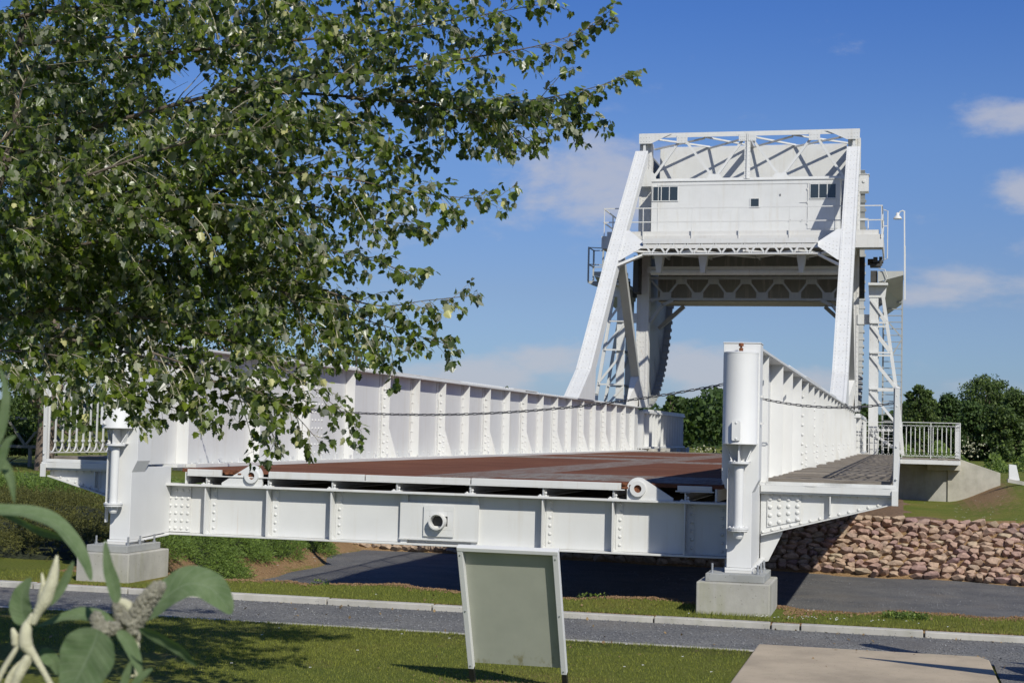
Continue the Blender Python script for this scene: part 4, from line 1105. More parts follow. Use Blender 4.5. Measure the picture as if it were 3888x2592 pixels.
# --------------------------------------------------------------- overhanging poplar at upper left
random.seed(3)
pop = empty('poplar_tree', (-6.3, 6.6, 0), 'near poplar overhanging the upper left with pale undersided lobed leaves', 'tree')
tr = MB(); TB = Vector((-6.3, 6.6, 0))
tk = [TB+Vector((0,0,-.2)), TB+Vector((.02,.1,1.2)), TB+Vector((.05,.5,2.6)), TB+Vector((.25,.9,4.0)), TB+Vector((.5,1.1,5.6)), TB+Vector((.8,1.0,7.2))]
tr.tube(tk, [.19,.15,.125,.10,.07,.03], 12)
tr.build('trunk', M_BARK2, pop, smooth=True)
LIMBS = [
 [(-120,200,8.7),(150,150,8.9),(450,115,9.1),(760,85,9.0),(1000,55,8.8),(1180,25,8.6),(1280,8,8.5)],
 [(-120,60,8.4),(250,10,8.3),(650,-45,8.2),(980,-50,8.1),(1180,-40,8.0)],
 [(-150,420,8.9),(100,330,8.7),(350,255,8.5),(620,190,8.4),(900,160,8.3),(1150,125,8.2),(1300,95,8.2),(1415,50,8.2)],
 [(500,215,8.6),(700,215,8.7),(900,230,8.6),(1100,240,8.5),(1300,222,8.4),(1460,182,8.3)],
 [(800,225,8.5),(1000,240,8.7),(1200,262,8.6),(1400,290,8.5)],
 [(950,232,8.6),(1080,255,8.5),(1170,285,8.5),(1240,325,8.4)],
 [(-150,560,9.2),(150,480,9.1),(400,400,8.9),(600,330,8.8),(820,325,8.7),(975,365,8.6)],
 [(250,455,8.7),(500,400,8.5),(760,405,8.4),(950,440,8.3),(1160,462,8.3)],
 [(450,430,8.8),(700,470,8.8),(880,505,8.7),(985,520,8.7)],
 [(-120,650,8.6),(150,570,8.5),(420,530,8.5),(650,555,8.5),(850,595,8.4),(950,628,8.4)],
 [(150,610,8.9),(420,600,8.8),(660,640,8.6),(860,700,8.5),(990,690,8.4),(1088,680,8.4)],
 [(560,640,8.6),(740,700,8.5),(880,745,8.5),(1040,790,8.4)],
 [(480,600,8.5),(640,665,8.4),(715,750,8.4),(755,820,8.4)],
 [(-120,760,8.8),(120,710,8.6),(330,730,8.4),(520,780,8.3),(640,840,8.2),(750,915,8.2),(822,975,8.2)],
 [(120,770,8.4),(350,825,8.3),(500,880,8.2),(600,950,8.1),(632,1015,8.1)],
 [(350,810,8.2),(520,870,8.2),(650,930,8.2),(722,1000,8.2)],
 [(-100,800,8.3),(120,815,8.3),(240,860,8.2),(330,930,8.2)],
 [(60,760,8.5),(200,830,8.4),(300,905,8.3),(455,950,8.3)],
 [(-120,300,9.4),(200,260,9.5),(480,300,9.6),(700,280,9.5),(860,270,9.4)],
 [(-120,500,8.3),(150,420,8.1),(420,330,8.0),(640,290,8.0),(840,280,8.0)],
 [(-120,680,9.3),(200,640,9.3),(450,640,9.2),(600,700,9.1)],
 [(-140,120,9.4),(200,90,9.6),(520,60,9.6),(820,30,9.5),(1080,-10,9.4)],
 [(-120,560,8.2),(100,520,8.0),(300,500,8.0),(520,470,8.0),(700,540,8.0)],
 [(-120,860,9.2),(60,720,9.2),(220,690,9.2),(420,720,9.0),(560,760,9.0)],
 [(-60,370,8.2),(25,300,8.2),(60,180,8.2),(160,40,8.2),(330,-60,8.2)],
 [(-100,250,9.2),(120,360,9.2),(300,420,9.1),(520,500,9.0),(640,520,9.0)],
 [(-100,420,8.6),(80,560,8.6),(220,640,8.6),(330,660,8.6)],
]
def smooth_path(pts, n):
    out = []
    m = len(pts)
    for i in range(m-1):
        p0, p1, p2, p3 = pts[max(i-1,0)], pts[i], pts[i+1], pts[min(i+2, m-1)]
        for k in range(n):
            t = k/n; out.append(.5*((2*p1)+(p2-p0)*t+(2*p0-5*p1+4*p2-p3)*t*t+(3*p1-p0-3*p2+p3)*t*t*t))
    out.append(pts[-1]); return out
lv = MB(); br = MB(); tw = MB()
def hole(p):
    x, y = proj(p)
    return ((x-420)/62)**2+((y-193)/40)**2 < 1 or (x > 1015 and y > 355 and y < 395)
nleaf = 0
def twig(p, d, L):
    global nleaf
    n = 5; pts = [p]; dd = d.copy()
    for i in range(n):
        dd = (dd+rv()*.14+Vector((0,0,-.07))).normalized(); pts.append(pts[-1]+dd*(L/n))
    pts = smooth_path(pts, 2)
    r0 = .0016+.006*L
    tw.tube(pts[::2] if len(pts) > 6 else pts, r0, 3, .0011, cap=False)
    cl = int(L/.0165); m = len(pts)-1
    for i in range(cl+3):
        u = min(1, (i+1.5)/cl); k = min(m-1, int(u*m)); q = pts[k].lerp(pts[k+1], u*m-k)
        if hole(q): continue
        t = (pts[k+1]-pts[k]).normalized()
        a = (rv()+t*.55+Vector((0,0,-.25))).normalized()
        pet = random.uniform(.018,.04); q2 = q+a*pet
        if random.random() < .6: tw.tube([q, q2], .0009, 3, cap=False)
        ld = (a*.7+Vector((0,0,-.55))+rv()*.35+SUN*-.1)
        nn = (rv()+Vector((0,0,.75))+SUN*.45)
        add_leaf(lv, q2, ld, nn, random.uniform(.028,.062)*(.8 if u > .9 else 1)); nleaf += 1
for li, L in enumerate(LIMBS):
    pts = smooth_path([at_d(x_-max(0, x_-700)*.042, y_, d_) for x_, y_, d_ in L], 8)
    tot = sum((pts[i+1]-pts[i]).length for i in range(len(pts)-1))
    r0 = .004+.0032*tot; n = len(pts)
    br.tube(pts, [max(.0022, r0*(1-i/(n-1))**1.1) for i in range(n)], 7, cap=False)
    acc = 0; nxt = .04; run = 0
    for i in range(n-1):
        sgm = pts[i+1]-pts[i]; l = sgm.length
        while nxt < acc+l:
            u = nxt/tot; p = pts[i]+sgm*((nxt-acc)/l); t = sgm.normalized()
            pxy = proj(p)
            side = rv(); side -= t*side.dot(t); side.normalize()
            d = (t*.9+side*(1.0 if u < .75 else .75)+Vector((0,0,.05))).normalized()
            ln = lerp(.42, .12, sst(u, .5, 1))*random.uniform(.6,1.15)
            if pxy[1] > 820 and pxy[0] < 420: ln *= .75
            if pxy[0] > -60: twig(p, d, ln)
            nxt += lerp(.054, .045, u)*(.66 if pxy[0] < 640 and pxy[1] < 760 else 1)
        acc += l
    twig(pts[-1], (pts[-1]-pts[-3]).normalized(), .05)
# thick visible wood
for q in ([(-80,560,8.3),(-10,430,8.25),(22,350,8.25),(40,300,8.25),(30,180,8.3),(60,40,8.4)],):
    P_ = smooth_path([at_d(*z) for z in q], 5); br.tube(P_, [.034-.0008*i for i in range(len(P_))], 10, cap=False)
P_ = smooth_path([TB+Vector((.05,.5,2.2)), at_d(-200,800,8.4), at_d(-80,560,8.3)], 5); br.tube(P_, .06, 8, .055)
br.build('limb', M_BARK2, pop, smooth=True)
tw.build('twigs', M_TWIG, pop)
lv.build('leaves', M_POP, pop)
print('near leaves', nleaf)
# the rest of the crown, above and left of the picture
hb = MB(); random.seed(15)
for i in range(3800):
    a = random.random()*6.28; r = random.random()**.5
    c = Vector((-5.0+2.4*r*math.cos(a), 6.4+2.2*r*math.sin(a), 5.6+1.5*random.gauss(0,.45)))
    x, y = proj(c)
    if y > -120 and x > -100: continue
    add_leaf(hb, c, rv(), rv(), random.uniform(.05,.08)) if random.random() < .7 else None
hb.build('upper_crown', M_POP, pop)

# --------------------------------------------------------------- background trees
def tree(name, label, x, y, z, h, wd, matl, n=5000, q=.22, tall=.5, trunk_h=.3, group='trees beyond the bridge', airy=0, seed=1, shape=None):
    random.seed(seed)
    t = empty(name, (x, y, z), label, 'tree', group)
    b = MB(); T0 = Vector((x, y, z-.2))
    trp = [T0, T0+Vector((.05*h*.2, 0, h*.35)), T0+Vector((-.02*h, .02*h, h*.65)), T0+Vector((0,0,h*.92))]
    b.tube(trp, [h*.022+.03, h*.017+.02, h*.010+.01, .015], 7, cap=False)
    cl = []
    K = 34 if not airy else 22
    for k in range(K):
        u = trunk_h+(1-trunk_h)*((k+.5)/K)**.9; a = k*2.4+random.random()
        prof = (math.sin(math.pi*min(1, max(0, (u-trunk_h*.6)/(1.06-trunk_h*.6))))**tall)
        rr = wd*.5*prof*random.uniform(.35,.95)
        c = T0+Vector((rr*math.cos(a), rr*math.sin(a), h*u))
        cl.append((c, wd*random.uniform(.13,.24)*(.75 if airy else 1)))
        b.tube([T0+Vector((0,0,h*max(.15, u-.22))), T0.lerp(c, .5)+Vector((0,0,h*.28*(u))) if False else (T0+Vector((0,0,h*(u-.1)))).lerp(c, .5), c], h*.006+.008, 4, .006, cap=False)
    b.build('trunk', M_BARK, t, smooth=True)
    f = MB()
    for i in range(n):
        c, r = random.choice(cl); d = rv(); d.z *= .75
        p = c+d*r*(random.random()**(.45 if not airy else .6))*random.choice((.8,1,1.15))
        add_quad(f, p, q*random.uniform(.6,1.3), (d+rv()*.9+Vector((0,0,.4))).normalized())
    f.build('crown', matl, t); return t
def bgt(px, top, Y, w_px, name, label, matl, **k):
    p = at_y(px, top, Y); h = p.z; d = (p-CAMP).dot(FW)
    return tree(name, label, p.x, Y, 0, h, w_px/FP*d, matl, **k)
bgt(2112, 884, 105, 78, 'broadleaf_tree', 'upright dark green tree just right of the ladder', M_BG1, n=11000, tall=.55, trunk_h=.08, seed=2, q=.19)
bgt(2180, 905, 108, 84, 'broadleaf_tree', 'lower pointed dark tree between the upright tree and the big round tree', M_BG2, n=10000, tall=.7, trunk_h=.05, seed=3, q=.20)
bgt(2268, 868, 112, 150, 'broadleaf_tree', 'tallest round-headed tree at right with sky showing through its crown', M_BG1, n=11000, tall=.4, trunk_h=.35, seed=4, q=.19)
bgt(2250, 925, 104, 120, 'broadleaf_tree', 'dark wide tree in front of the tallest round tree', M_BG2, n=14000, tall=.45, trunk_h=.05, seed=5, q=.19)
bgt(2342, 900, 103, 110, 'broadleaf_tree', 'greyish tree cut by the right edge of the picture', M_BG1, n=12000, tall=.5, trunk_h=.08, seed=6, q=.19)
bgt(2420, 890, 106, 120, 'broadleaf_tree', 'wide dark tree just beyond the right edge', M_BG2, n=4000, tall=.5, trunk_h=.08, seed=16, q=.3)
bgt(2310, 935, 100, 90, 'broadleaf_tree', 'low dark tree before the greyish tree at the right edge', M_BG1, n=9000, tall=.5, trunk_h=.03, seed=26, q=.2)
bgt(1988, 925, 104, 60, 'broadleaf_tree', 'dark tree seen in the slot between right post and support tower', M_BG2, n=5000, tall=.6, trunk_h=.05, seed=7, q=.26)
bgt(2050, 945, 108, 70, 'broadleaf_tree', 'dark tree glimpsed behind the ladder of the support tower', M_BG2, n=5000, tall=.6, trunk_h=.05, seed=8, q=.26)
bgt(1540, 902, 118, 52, 'broadleaf_tree', 'thin airy tree rising just right of the curved rolling segment', M_BG1, n=1800, tall=.5, trunk_h=.4, seed=9, q=.22, airy=1)
bgt(1165, 885, 130, 40, 'broadleaf_tree', 'tiny treetop peeping over the middle of the left girder', M_BG1, n=2500, tall=.5, trunk_h=.3, seed=10)
# hedge-like wood on the horizon
random.seed(31)
wd = MB()
def wood_line(x0, x1, y0, y1, hfun, n, q):
    for i in range(n):
        x = random.uniform(x0, x1); y = random.uniform(y0, y1); hh = hfun(x, y)
        z = hh*(random.random()**.4)
        add_quad(wd, Vector((x, y, z)), q*random.uniform(.7,1.4), (rv()+Vector((0,-.4,.6))).normalized())
hf = lambda x, y: 4.0+.7*math.sin(x*.31)+.5*math.sin(x*.83+1)+.35*math.sin(x*2.1)+.01*(y-120)
wood_line(-42, 14, 118, 128, hf, 30000, .42)
tag(wd.build('distant_wood', M_BG2), 'dense dark wood along the horizon behind the bridge', 'wood', kind='stuff')
wd = MB(); hf2 = lambda x, y: 6+1.5*math.sin(x*.05)+.8*math.sin(x*.21)
wood_line(-160, 120, 230, 245, hf2, 26000, 1.3)
wd.add([(-400,260,-1),(400,260,-1),(400,260,5),(-400,260,5)], [(0,1,2,3)])
tag(wd.build('far_wood', M_BG2), 'far wood closing the horizon', 'wood', kind='stuff')
wd = MB(); random.seed(33)
hf3 = lambda x, y: .75+.35*math.sin(x*1.3)+.25*math.sin(x*3.1+2)+.2*math.sin(x*5.3)
wood_line(-6.5, 9, 62, 70, lambda x, y: max(.2, hf3(x, y)+.45*sst(y, 62, 70)), 24000, .11)
tag(wd.build('bramble_scrub', M_BG3), 'light green scrub growing below the trees at right and beyond the deck', 'scrub', kind='stuff')
wd = MB(); random.seed(35)
for i in range(150):
    c = at_y(random.gauss(2232, 16), random.gauss(1030, 14), 61.5) if i < 90 else at_y(random.gauss(1610, 28), random.gauss(1031, 4), 61.5)
    add_quad(wd, c, .10)
tag(wd.build('elder_blossom', simple('cream_blossom', (.42,.42,.28), .8)), 'cream blossom in the scrub beyond the landing', 'blossom', kind='stuff')

# left side trees
tree('poplar_tree', 'large poplar on the left lawn behind the walkway railing, trunk near the spotlight', -27.5, 45.6, 0, 13.5, 8.5, M_BG1, n=26000, q=.15, tall=.45, trunk_h=.13, group='trees on the left lawn', seed=12)
tree('poplar_tree', 'second poplar farther left, filling the left edge of the picture', -35.5, 50, 0, 13, 9, M_BG1, n=20000, q=.17, tall=.45, trunk_h=.12, group='trees on the left lawn', seed=13)
tree('poplar_tree', 'poplar behind the left end post, lower than its neighbours', -24.5, 54, 0, 8.4, 6.5, M_BG1, n=14000, q=.16, tall=.45, trunk_h=.1, group='trees on the left lawn', seed=14)
p = at_y(822, 768, 33)
tree('sapling', 'young bright green tree whose top shows above the left girder', p.x, 33, 0, p.z, 1.25, M_BG3, n=1500, q=.085, tall=.35, trunk_h=.45, group='trees on the left lawn', seed=17, airy=1)
def bush(name, label, x, y, z, rx, ry, rz, matl, n, q, seed, group=None):
    random.seed(seed); t = empty(name, (x, y, z), label, 'bush', group); f = MB(); lob = [(Vector((x+random.uniform(-.6,.6)*rx, y+random.uniform(-.6,.6)*ry, z+rz*random.uniform(.15,.6))), random.uniform(.35,.6)) for _ in range(14)]
    for i in range(n):
        c, r = random.choice(lob); d = rv()
        pp = c+Vector((d.x*rx*r, d.y*ry*r, abs(d.z)*rz*r))*random.random()**.3
        if pp.z > z-.1: add_quad(f, pp, q*random.uniform(.6,1.3), (d+rv()*.7).normalized())
    f.build('foliage', matl, t)
    s_ = MB()
    for c, r in lob[:6]: s_.tube([Vector((x, y, z-.1)), (Vector((x, y, z))+c)/2, c], .03, 5, .01, cap=False)
    s_.build('stem', M_BARK, t)
bush('dark_bush', 'near-black rounded bush on the lawn at the left edge', -32.2, 50.5, 0, 2.6, 1.6, 1.9, M_BG2, 9000, .13, 41)
bush('dark_bush', 'dark bush hidden behind the left walkway and its railing', -24, 55, 0, 3.5, 1.5, 1.7, M_BG2, 7000, .14, 42)

# bailey style lattice beside the lawn
t_ = empty('lattice_panel', (-24, 49, 0), 'weathered grey lattice bridge panel standing behind the left railing', 'panel')
b = MB(); yb_ = 48.5
b.bar((-33, yb_, 1.72), (-17, yb_, 1.72), .12, .10); b.bar((-33, yb_, .72), (-17, yb_, .72), .12, .10)
x = -33
while x < -17.5:
    b.bar((x, yb_, .75), (x+.75, yb_, 1.68), .08, .07, (0,1,0)); b.bar((x+.75, yb_, 1.68), (x+1.5, yb_, .75), .08, .07, (0,1,0)); x += 1.5
for x in rng(-33, -17, 3): b.box(x-.05, x+.05, yb_-.05, yb_+.05, 0, .7)
b.build('lattice', simple('grey_timber', (.20,.19,.17), .85), t_)
b = MB()
for x in (-22.9, -22.0): b.box(x, x+.75, yb_-.6, yb_-.1, .1, .62)
b.build('box', M_DARK, t_)

# spotlight
sp = empty('spotlight', (-18.14, 29.6, 0), 'small black floodlight on a concrete base in the daisy lawn at left', 'floodlight')
b = MB().box(-18.34, -17.96, 29.4, 29.8, -.05, .09); b.build('base', M_CONC, sp, bevel=.01)
b = MB(); b.prism([(-18.27, 29.46, .20), (-18.27, 29.46, .47), (-18.20, 29.46, .51), (-18.03, 29.46, .49), (-17.98, 29.46, .24), (-18.05, 29.46, .17)], (0, .22, 0))
b.box(-18.14, -18.10, 29.5, 29.65, .09, .17); b.box(-18.29, -18.275, 29.5, 29.6, .12, .35)
b.build('housing', M_BLACK, sp, bevel=.01)
b = MB().prism([(-18.25, 29.455, .24), (-18.25, 29.455, .45), (-18.19, 29.455, .48), (-18.12, 29.455, .46), (-18.10, 29.455, .24)], (0,-.008,0)); b.build('lens', M_GALV, sp)

# white marker stone at the right edge
bo = empty('marker_stone', (3.1, 45, .6), 'white tapered marker stone on a low base on the bank at the right edge', 'marker')
b = MB().prism([(2.88, 44.85, .60), (3.36, 44.85, .52), (3.36, 45.3, .52), (2.88, 45.3, .60)], (0,0,.10)); b.build('base', M_CONC2, bo)
b = MB(); b.add([(2.92,44.95,.66),(3.20,44.95,.66),(3.20,45.2,.66),(2.92,45.2,.66),(2.92,44.98,1.10),(3.11,44.98,1.08),(3.11,45.15,1.08),(2.92,45.15,1.10)], [(0,3,2,1),(4,5,6,7),(0,1,5,4),(1,2,6,5),(2,3,7,6),(3,0,4,7)])
b.build('marker', M_SMOOTH, bo)

# --------------------------------------------------------------- junipers
def spray(b, p, d, L):
    n = 4; pts = [p]; dd = d.copy()
    for i in range(n): dd = (dd+Vector((0,0,-.16))+rv()*.12).normalized(); pts.append(pts[-1]+dd*(L/n))
    for i in range(n):
        a, c = pts[i], pts[i+1]; t = (c-a)
        for k in range(4):
            q = a+t*(k/4); s_ = (rv()+t.normalized()*1.1).normalized()*L*.20
            wv = s_.cross(rv()).normalized()*L*.028
            m = len(b.v); b.v += [q-wv, q+wv, q+s_]; b.f.append((m, m+1, m+2))
def juniper(label, spots, matl, n, seed, L=.22):
    random.seed(seed); cx = sum(s[0] for s in spots)/len(spots); cy = sum(s[1] for s in spots)/len(spots)
    t = empty('juniper_shrub', (cx, cy, 0), label, 'shrub', 'junipers on the left bank'); b = MB(); core = MB()
    ar = [s[2]*s[3] for s in spots]
    for i in range(n):
        x0, y0, rx, ry, hh = random.choices(spots, ar)[0]; a = random.random()*6.283; r = random.random()**.5
        x = x0+rx*r*math.cos(a); y = y0+ry*r*math.sin(a)
        z = H(x, y)+hh*math.sqrt(max(0, 1-r*r))*random.uniform(.75,1.05)
        out = Vector((math.cos(a)*r+.5*math.sin(x*3+y), math.sin(a)*r-.35, .55)); spray(b, Vector((x, y, z)), (out+rv()*.5).normalized(), L*random.uniform(.6,1.3))
    b.build('foliage', matl, t)
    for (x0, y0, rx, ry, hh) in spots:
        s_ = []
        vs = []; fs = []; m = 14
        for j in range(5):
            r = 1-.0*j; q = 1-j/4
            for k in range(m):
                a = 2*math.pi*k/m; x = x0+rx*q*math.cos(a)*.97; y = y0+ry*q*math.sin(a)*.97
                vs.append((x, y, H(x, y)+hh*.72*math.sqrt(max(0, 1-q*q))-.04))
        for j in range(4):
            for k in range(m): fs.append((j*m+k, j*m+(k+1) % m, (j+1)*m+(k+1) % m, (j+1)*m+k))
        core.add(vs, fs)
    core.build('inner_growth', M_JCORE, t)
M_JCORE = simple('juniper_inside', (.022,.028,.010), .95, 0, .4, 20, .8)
juniper('low brown-tinged juniper mass spreading left of the left footing', [(-12.4,18.3,2.4,1.7,.34),(-15.2,18.8,2.6,2.1,.36),(-12.6,20.6,2.3,2.2,.36),(-18.5,20,2.8,2.5,.36),(-16,22.4,3,2,.36),(-10.1,17.4,1.2,1.1,.26),(-12,16.9,2.0,1.0,.24),(-15,17.2,2.2,1.1,.28)], M_JUNB, 23000, 51, .17)
juniper('bright green feathery juniper seen under the left half of the end beam', [(-14.2,26.6,1.2,1.2,.28),(-14.3,28.6,1.5,1.5,.30),(-15.0,30.9,1.7,1.7,.30),(-15.2,33.3,1.7,1.8,.30),(-15.3,35.8,1.6,1.6,.30),(-16.0,27.2,1.6,1.6,.30),(-13.4,25.2,.8,.9,.22)], M_JUN, 21000, 52, .24)
juniper('fresh green juniper behind the brown one, under the left walkway bracket', [(-15.2,24.8,2.0,1.5,.42),(-17.2,25.5,2.0,1.5,.40)], M_JUN, 5000, 53, .22)

# --------------------------------------------------------------- grass, crumbs, daisies
random.seed(61)
gb = MB()
def blades(x0, x1, y0, y1, n, hmin, hmax, cond=None):
    for i in range(n):
        x = random.uniform(x0, x1); y = random.uniform(y0, y1)
        if cond and not cond(x, y): continue
        z = H(x, y); h = random.uniform(hmin, hmax); a = random.random()*6.28; w2 = .0022+.0012*random.random()
        dx, dy = math.cos(a)*w2, math.sin(a)*w2; lx, ly = random.gauss(0,.35)*h, random.gauss(0,.35)*h
        k = len(gb.v); gb.v += [(x-dx, y-dy, z-.004), (x+dx, y+dy, z-.004), (x+lx, y+ly, z+h)]; gb.f.append((k, k+1, k+2))
nslab = lambda x, y: not (-1.13 < x and y < 12.4)
blades(-4.9, 1.3, 9.3, 12.12, 75000, .008, .021, nslab)
blades(-7.5, -3.6, 10.2, 12.12, 24000, .008, .021)
foot = lambda x, y: not (14.42 < y < 15.42 and (abs(x-XR) < .42 or abs(x-XL-.03) < .42))
blades(-12, 3.2, 14.17, 15.45, 60000, .010, .027, lambda x, y: foot(x, y) and y < 15.3+wob(x)*.9+random.gauss(0,.05))
blades(-8, 3, 14.17, 14.2, 3500, .02, .035); blades(-7.5, 1, 12.06, 12.14, 2500, .015, .03, nslab)
blades(-2.0, -.95, 14.38, 14.46, 500, .02, .05)
tag(gb.build('grass', M_GRASS), 'short mown grass of the lawn and strip', 'grass', kind='stuff')
# weed tufts
wb = MB()
for (cx, cy, rr, n) in ((.05, 14.95, .13, 500), (-5.9, 15.25, .07, 60), (-3.0, 15.3, .1, 60)):
    for i in range(n):
        a = random.random()*6.28; r = random.random()**.5*rr; p = Vector((cx+r*1.6*math.cos(a), cy+r*math.sin(a), H(cx, cy)+random.uniform(0,.06)))
        add_quad(wb, p, .03)
tag(wb.build('weeds', M_BG3), 'small leafy weeds in the grass strip', 'weeds', kind='stuff')
cr = MB()
def crumb(x, y, z, r):
    k = len(cr.v); q = [Vector((1,0,0)),Vector((0,1,0)),Vector((-1,0,0)),Vector((0,-1,0)),Vector((0,0,.8)),Vector((0,0,-.8))]
    rot = Matrix.Rotation(random.random()*6, 3, rv())
    cr.v += [Vector((x, y, z))+rot @ (v*r*random.uniform(.6,1.2)) for v in q]
    cr.f += [(k+a, k+b_, k+c) for a, b_, c in ((0,1,4),(1,2,4),(2,3,4),(3,0,4),(1,0,5),(2,1,5),(3,2,5),(0,3,5))]
for i in range(6500):
    x = random.uniform(-9, 2.4); y = 15.42+wob(x)+random.gauss(0,.10)
    if i % 3 == 0 and x > -2.1: y -= .1
    crumb(x, y, H(x, y)+.004, random.uniform(.004,.017))
for i in range(500):
    x = random.gauss(-1.0, .16); y = random.gauss(14.95, .2)
    if foot(x, y): crumb(x, y, H(x, y)+.004, random.uniform(.006,.018))
for i in range(700):
    x = random.gauss(-2.4, .30); y = random.gauss(9.85, .11); crumb(x, y, .003, random.uniform(.003,.010))
for i in range(4200):
    y = random.uniform(18, 37); x = left_line(y)+random.gauss(-.7,.6); crumb(x, y, H(x, y)+.005, random.uniform(.008,.028))
tag(cr.build('earth_crumbs', M_SOIL), 'loose orange earth crumbs and clods along the grass edge', 'earth', kind='stuff')
cr = MB()
for i in range(5000):
    x = random.uniform(-7.5, 2.2); y = random.uniform(12.25, 14.04); 
    if abs(y-13.15) < .75 and random.random() < .55: continue
    crumb(x, y, -.05, random.uniform(.004,.011))
for i in range(2500):
    x = random.uniform(-8, 3.5); y = random.uniform(26, 36); crumb(x, y, -1.54, random.uniform(.006,.016))
tag(cr.build('loose_gravel', simple('gravel_chips', (.19,.192,.195), .8, 0, .6, 40)), 'loose grey gravel chips on the path and basin floor', 'gravel', kind='stuff')
fl = MB(); random.seed(71)
for i in range(260):
    x = random.uniform(-6.5, 1.8); y = random.choice((random.uniform(9.6, 12.2), random.uniform(12.3, 14.0), random.gauss(13.98, .04), random.gauss(12.3, .05), random.uniform(14.2, 15.4)))
    z = (.025 if not nslab(x, y) else -.05 if 12.2 < y < 14.05 else H(x, y)+.014)+.006
    if y > 15.2 or 14.0 < y < 14.17: continue
    add_quad(fl, Vector((x, y, z)), random.uniform(.02,.05), (Vector((0,0,1))+rv()*.3).normalized())
tag(fl.build('fallen_leaves', simple('dry_leaf', (.20,.135,.06), .8, 0, .5, 9)), 'dry fallen leaves scattered on grass, path and slab', 'leaves', kind='stuff')
da = MB()
for i in range(420):
    if i < 45: x = random.uniform(-5, .8); y = random.uniform(9.8, 15.2)
    elif i < 80: x = random.gauss(1.6, .5); y = random.gauss(40, 3)
    elif i < 110: x = random.gauss(-.6, .5); y = random.gauss(14.35, .1)
    else: x = random.uniform(-26, -13); y = random.uniform(26, 44)
    if 12.1 < y < 14.2 or not nslab(x, y): continue
    z = H(x, y)+.03; r = .009 if y < 20 else .022; k = len(da.v)
    da.v += [(x+r*math.cos(a*1.047), y+r*math.sin(a*1.047)*1.0, z+(.004 if a % 2 else 0)) for a in range(6)]; da.f.append(tuple(range(k, k+6)))
tag(da.build('daisies', M_DAISY), 'scattered white daisies in the grass', 'daisies', kind='stuff')

# --------------------------------------------------------------- buddleja in the near left corner
def bleaf_mat():
    m, t, b, o = mat('buddleja_leaf'); g = N(t, 'ShaderNodeNewGeometry'); uv = N(t, 'ShaderNodeUVMap'); s = N(t, 'ShaderNodeSeparateXYZ'); LK(t, uv, 0, s, 0)
    ax = MATH(t, 'ABSOLUTE', s.outputs[0])
    mid = ramp(t, ax, [(.0, 1), (.07, 0)])
    vv = MATH(t, 'FRACT', MATH(t, 'MULTIPLY', MATH(t, 'SUBTRACT', s.outputs[1], MATH(t, 'MULTIPLY', ax, .16)), 11.0))
    vein = ramp(t, MATH(t, 'ABSOLUTE', MATH(t, 'SUBTRACT', vv, .5)), [(.0, .55), (.13, 0)])
    k = MATH(t, 'MAXIMUM', mid.outputs[0], vein.outputs[0])
    c = coords(t); n = noise(t, c, 45, 4, .6)
    base = ramp(t, n.outputs[0], [(.3, (.100,.150,.065)), (.7, (.160,.210,.110))])
    topc = mixc(t, MATH(t, 'MULTIPLY', k, .55), base.outputs[0], (.24,.29,.19))
    cc = mixc(t, g.outputs['Backfacing'], topc, (.30,.33,.22))
    t.links.new(cc, b.inputs['Base Color']); b.inputs['Roughness'].default_value = .9; b.inputs['Specular IOR Level'].default_value = .1
    bump(t, b, MATH(t, 'ADD', n.outputs[0], MATH(t, 'MULTIPLY', k, -.8)), .5, .002)
    tr = N(t, 'ShaderNodeBsdfTranslucent'); t.links.new(mixc(t, 1.0, cc, (1.3,1.7,.6), 'MULTIPLY'), tr.inputs[0])
    ms = N(t, 'ShaderNodeMixShader'); ms.inputs[0].default_value = .22; LK(t, b, 0, ms, 1); LK(t, tr, 0, ms, 2); LK(t, ms, 0, o, 0); return m
M_BL = bleaf_mat()
M_BUD = simple('buddleja_bud', (.37,.35,.265), .9, 0, .35, 90, .8)
M_CREAM = simple('felted_cream_shoot', (.50,.48,.33), .85, 0, .15, 40, .4)
bud = empty('buddleja_bush', (-1.35, 2.3, 0), 'buddleja shoots with grey-green leaves and cream buds close in the lower left corner', 'shrub')
K = lambda x, y: (.267*x, 1149.3+.267*y)
def bleaf(pts, w_px, d=2.2, face=(0.2,-.7,.7), cup=.18, wave=.05, mt=None):
    """leaf along px points; pts (x, y[, extra depth])"""
    P_ = smooth_path([at_d(*K(q[0], q[1]), d+(q[2] if len(q) > 2 else 0)) for q in pts], 8); n = len(P_); Wd = w_px*.267/FP*d
    f = Vector(face).normalized(); vs = []; uvs = []; C_ = 9
    for i, p in enumerate(P_):
        t = (P_[min(i+1, n-1)]-P_[max(i-1, 0)]).normalized(); u = t.cross(f).normalized(); nn = u.cross(t); v = i/(n-1)
        ww = Wd*.5*(math.sin(math.pi*min(1, v**.72*1.0))**.75)*(1 if v < .99 else .05)
        ww = max(ww, Wd*.01)
        for j in range(C_):
            a = (j/(C_-1))*2-1
            vs.append(p+u*(a*ww)+nn*(cup*ww*abs(a)**1.4+wave*ww*math.sin(v*23+a*2)*abs(a))); uvs.append((a, v))
    fs = [(i*C_+j, i*C_+j+1, (i+1)*C_+j+1, (i+1)*C_+j) for i in range(n-1) for j in range(C_-1)]
    b = MB(); b.add(vs, fs); o = b.build('leaf', mt or M_BL, bud, smooth=True)
    ul = o.data.uv_layers.new(name='UVMap')
    for lp in o.data.loops: ul.data[lp.index].uv = uvs[lp.vertex_index]
    return o
bleaf([(-260,30),(0,95),(260,120),(480,210),(640,380),(740,560),(785,690)], 190, 2.3, (.35,-.45,.85), .35)
bleaf([(-150,50,.1),(60,110,.1),(330,250,.05),(560,330,.02),(690,520,0)], 120, 2.34, (-.3,-.6,-.5), .2)
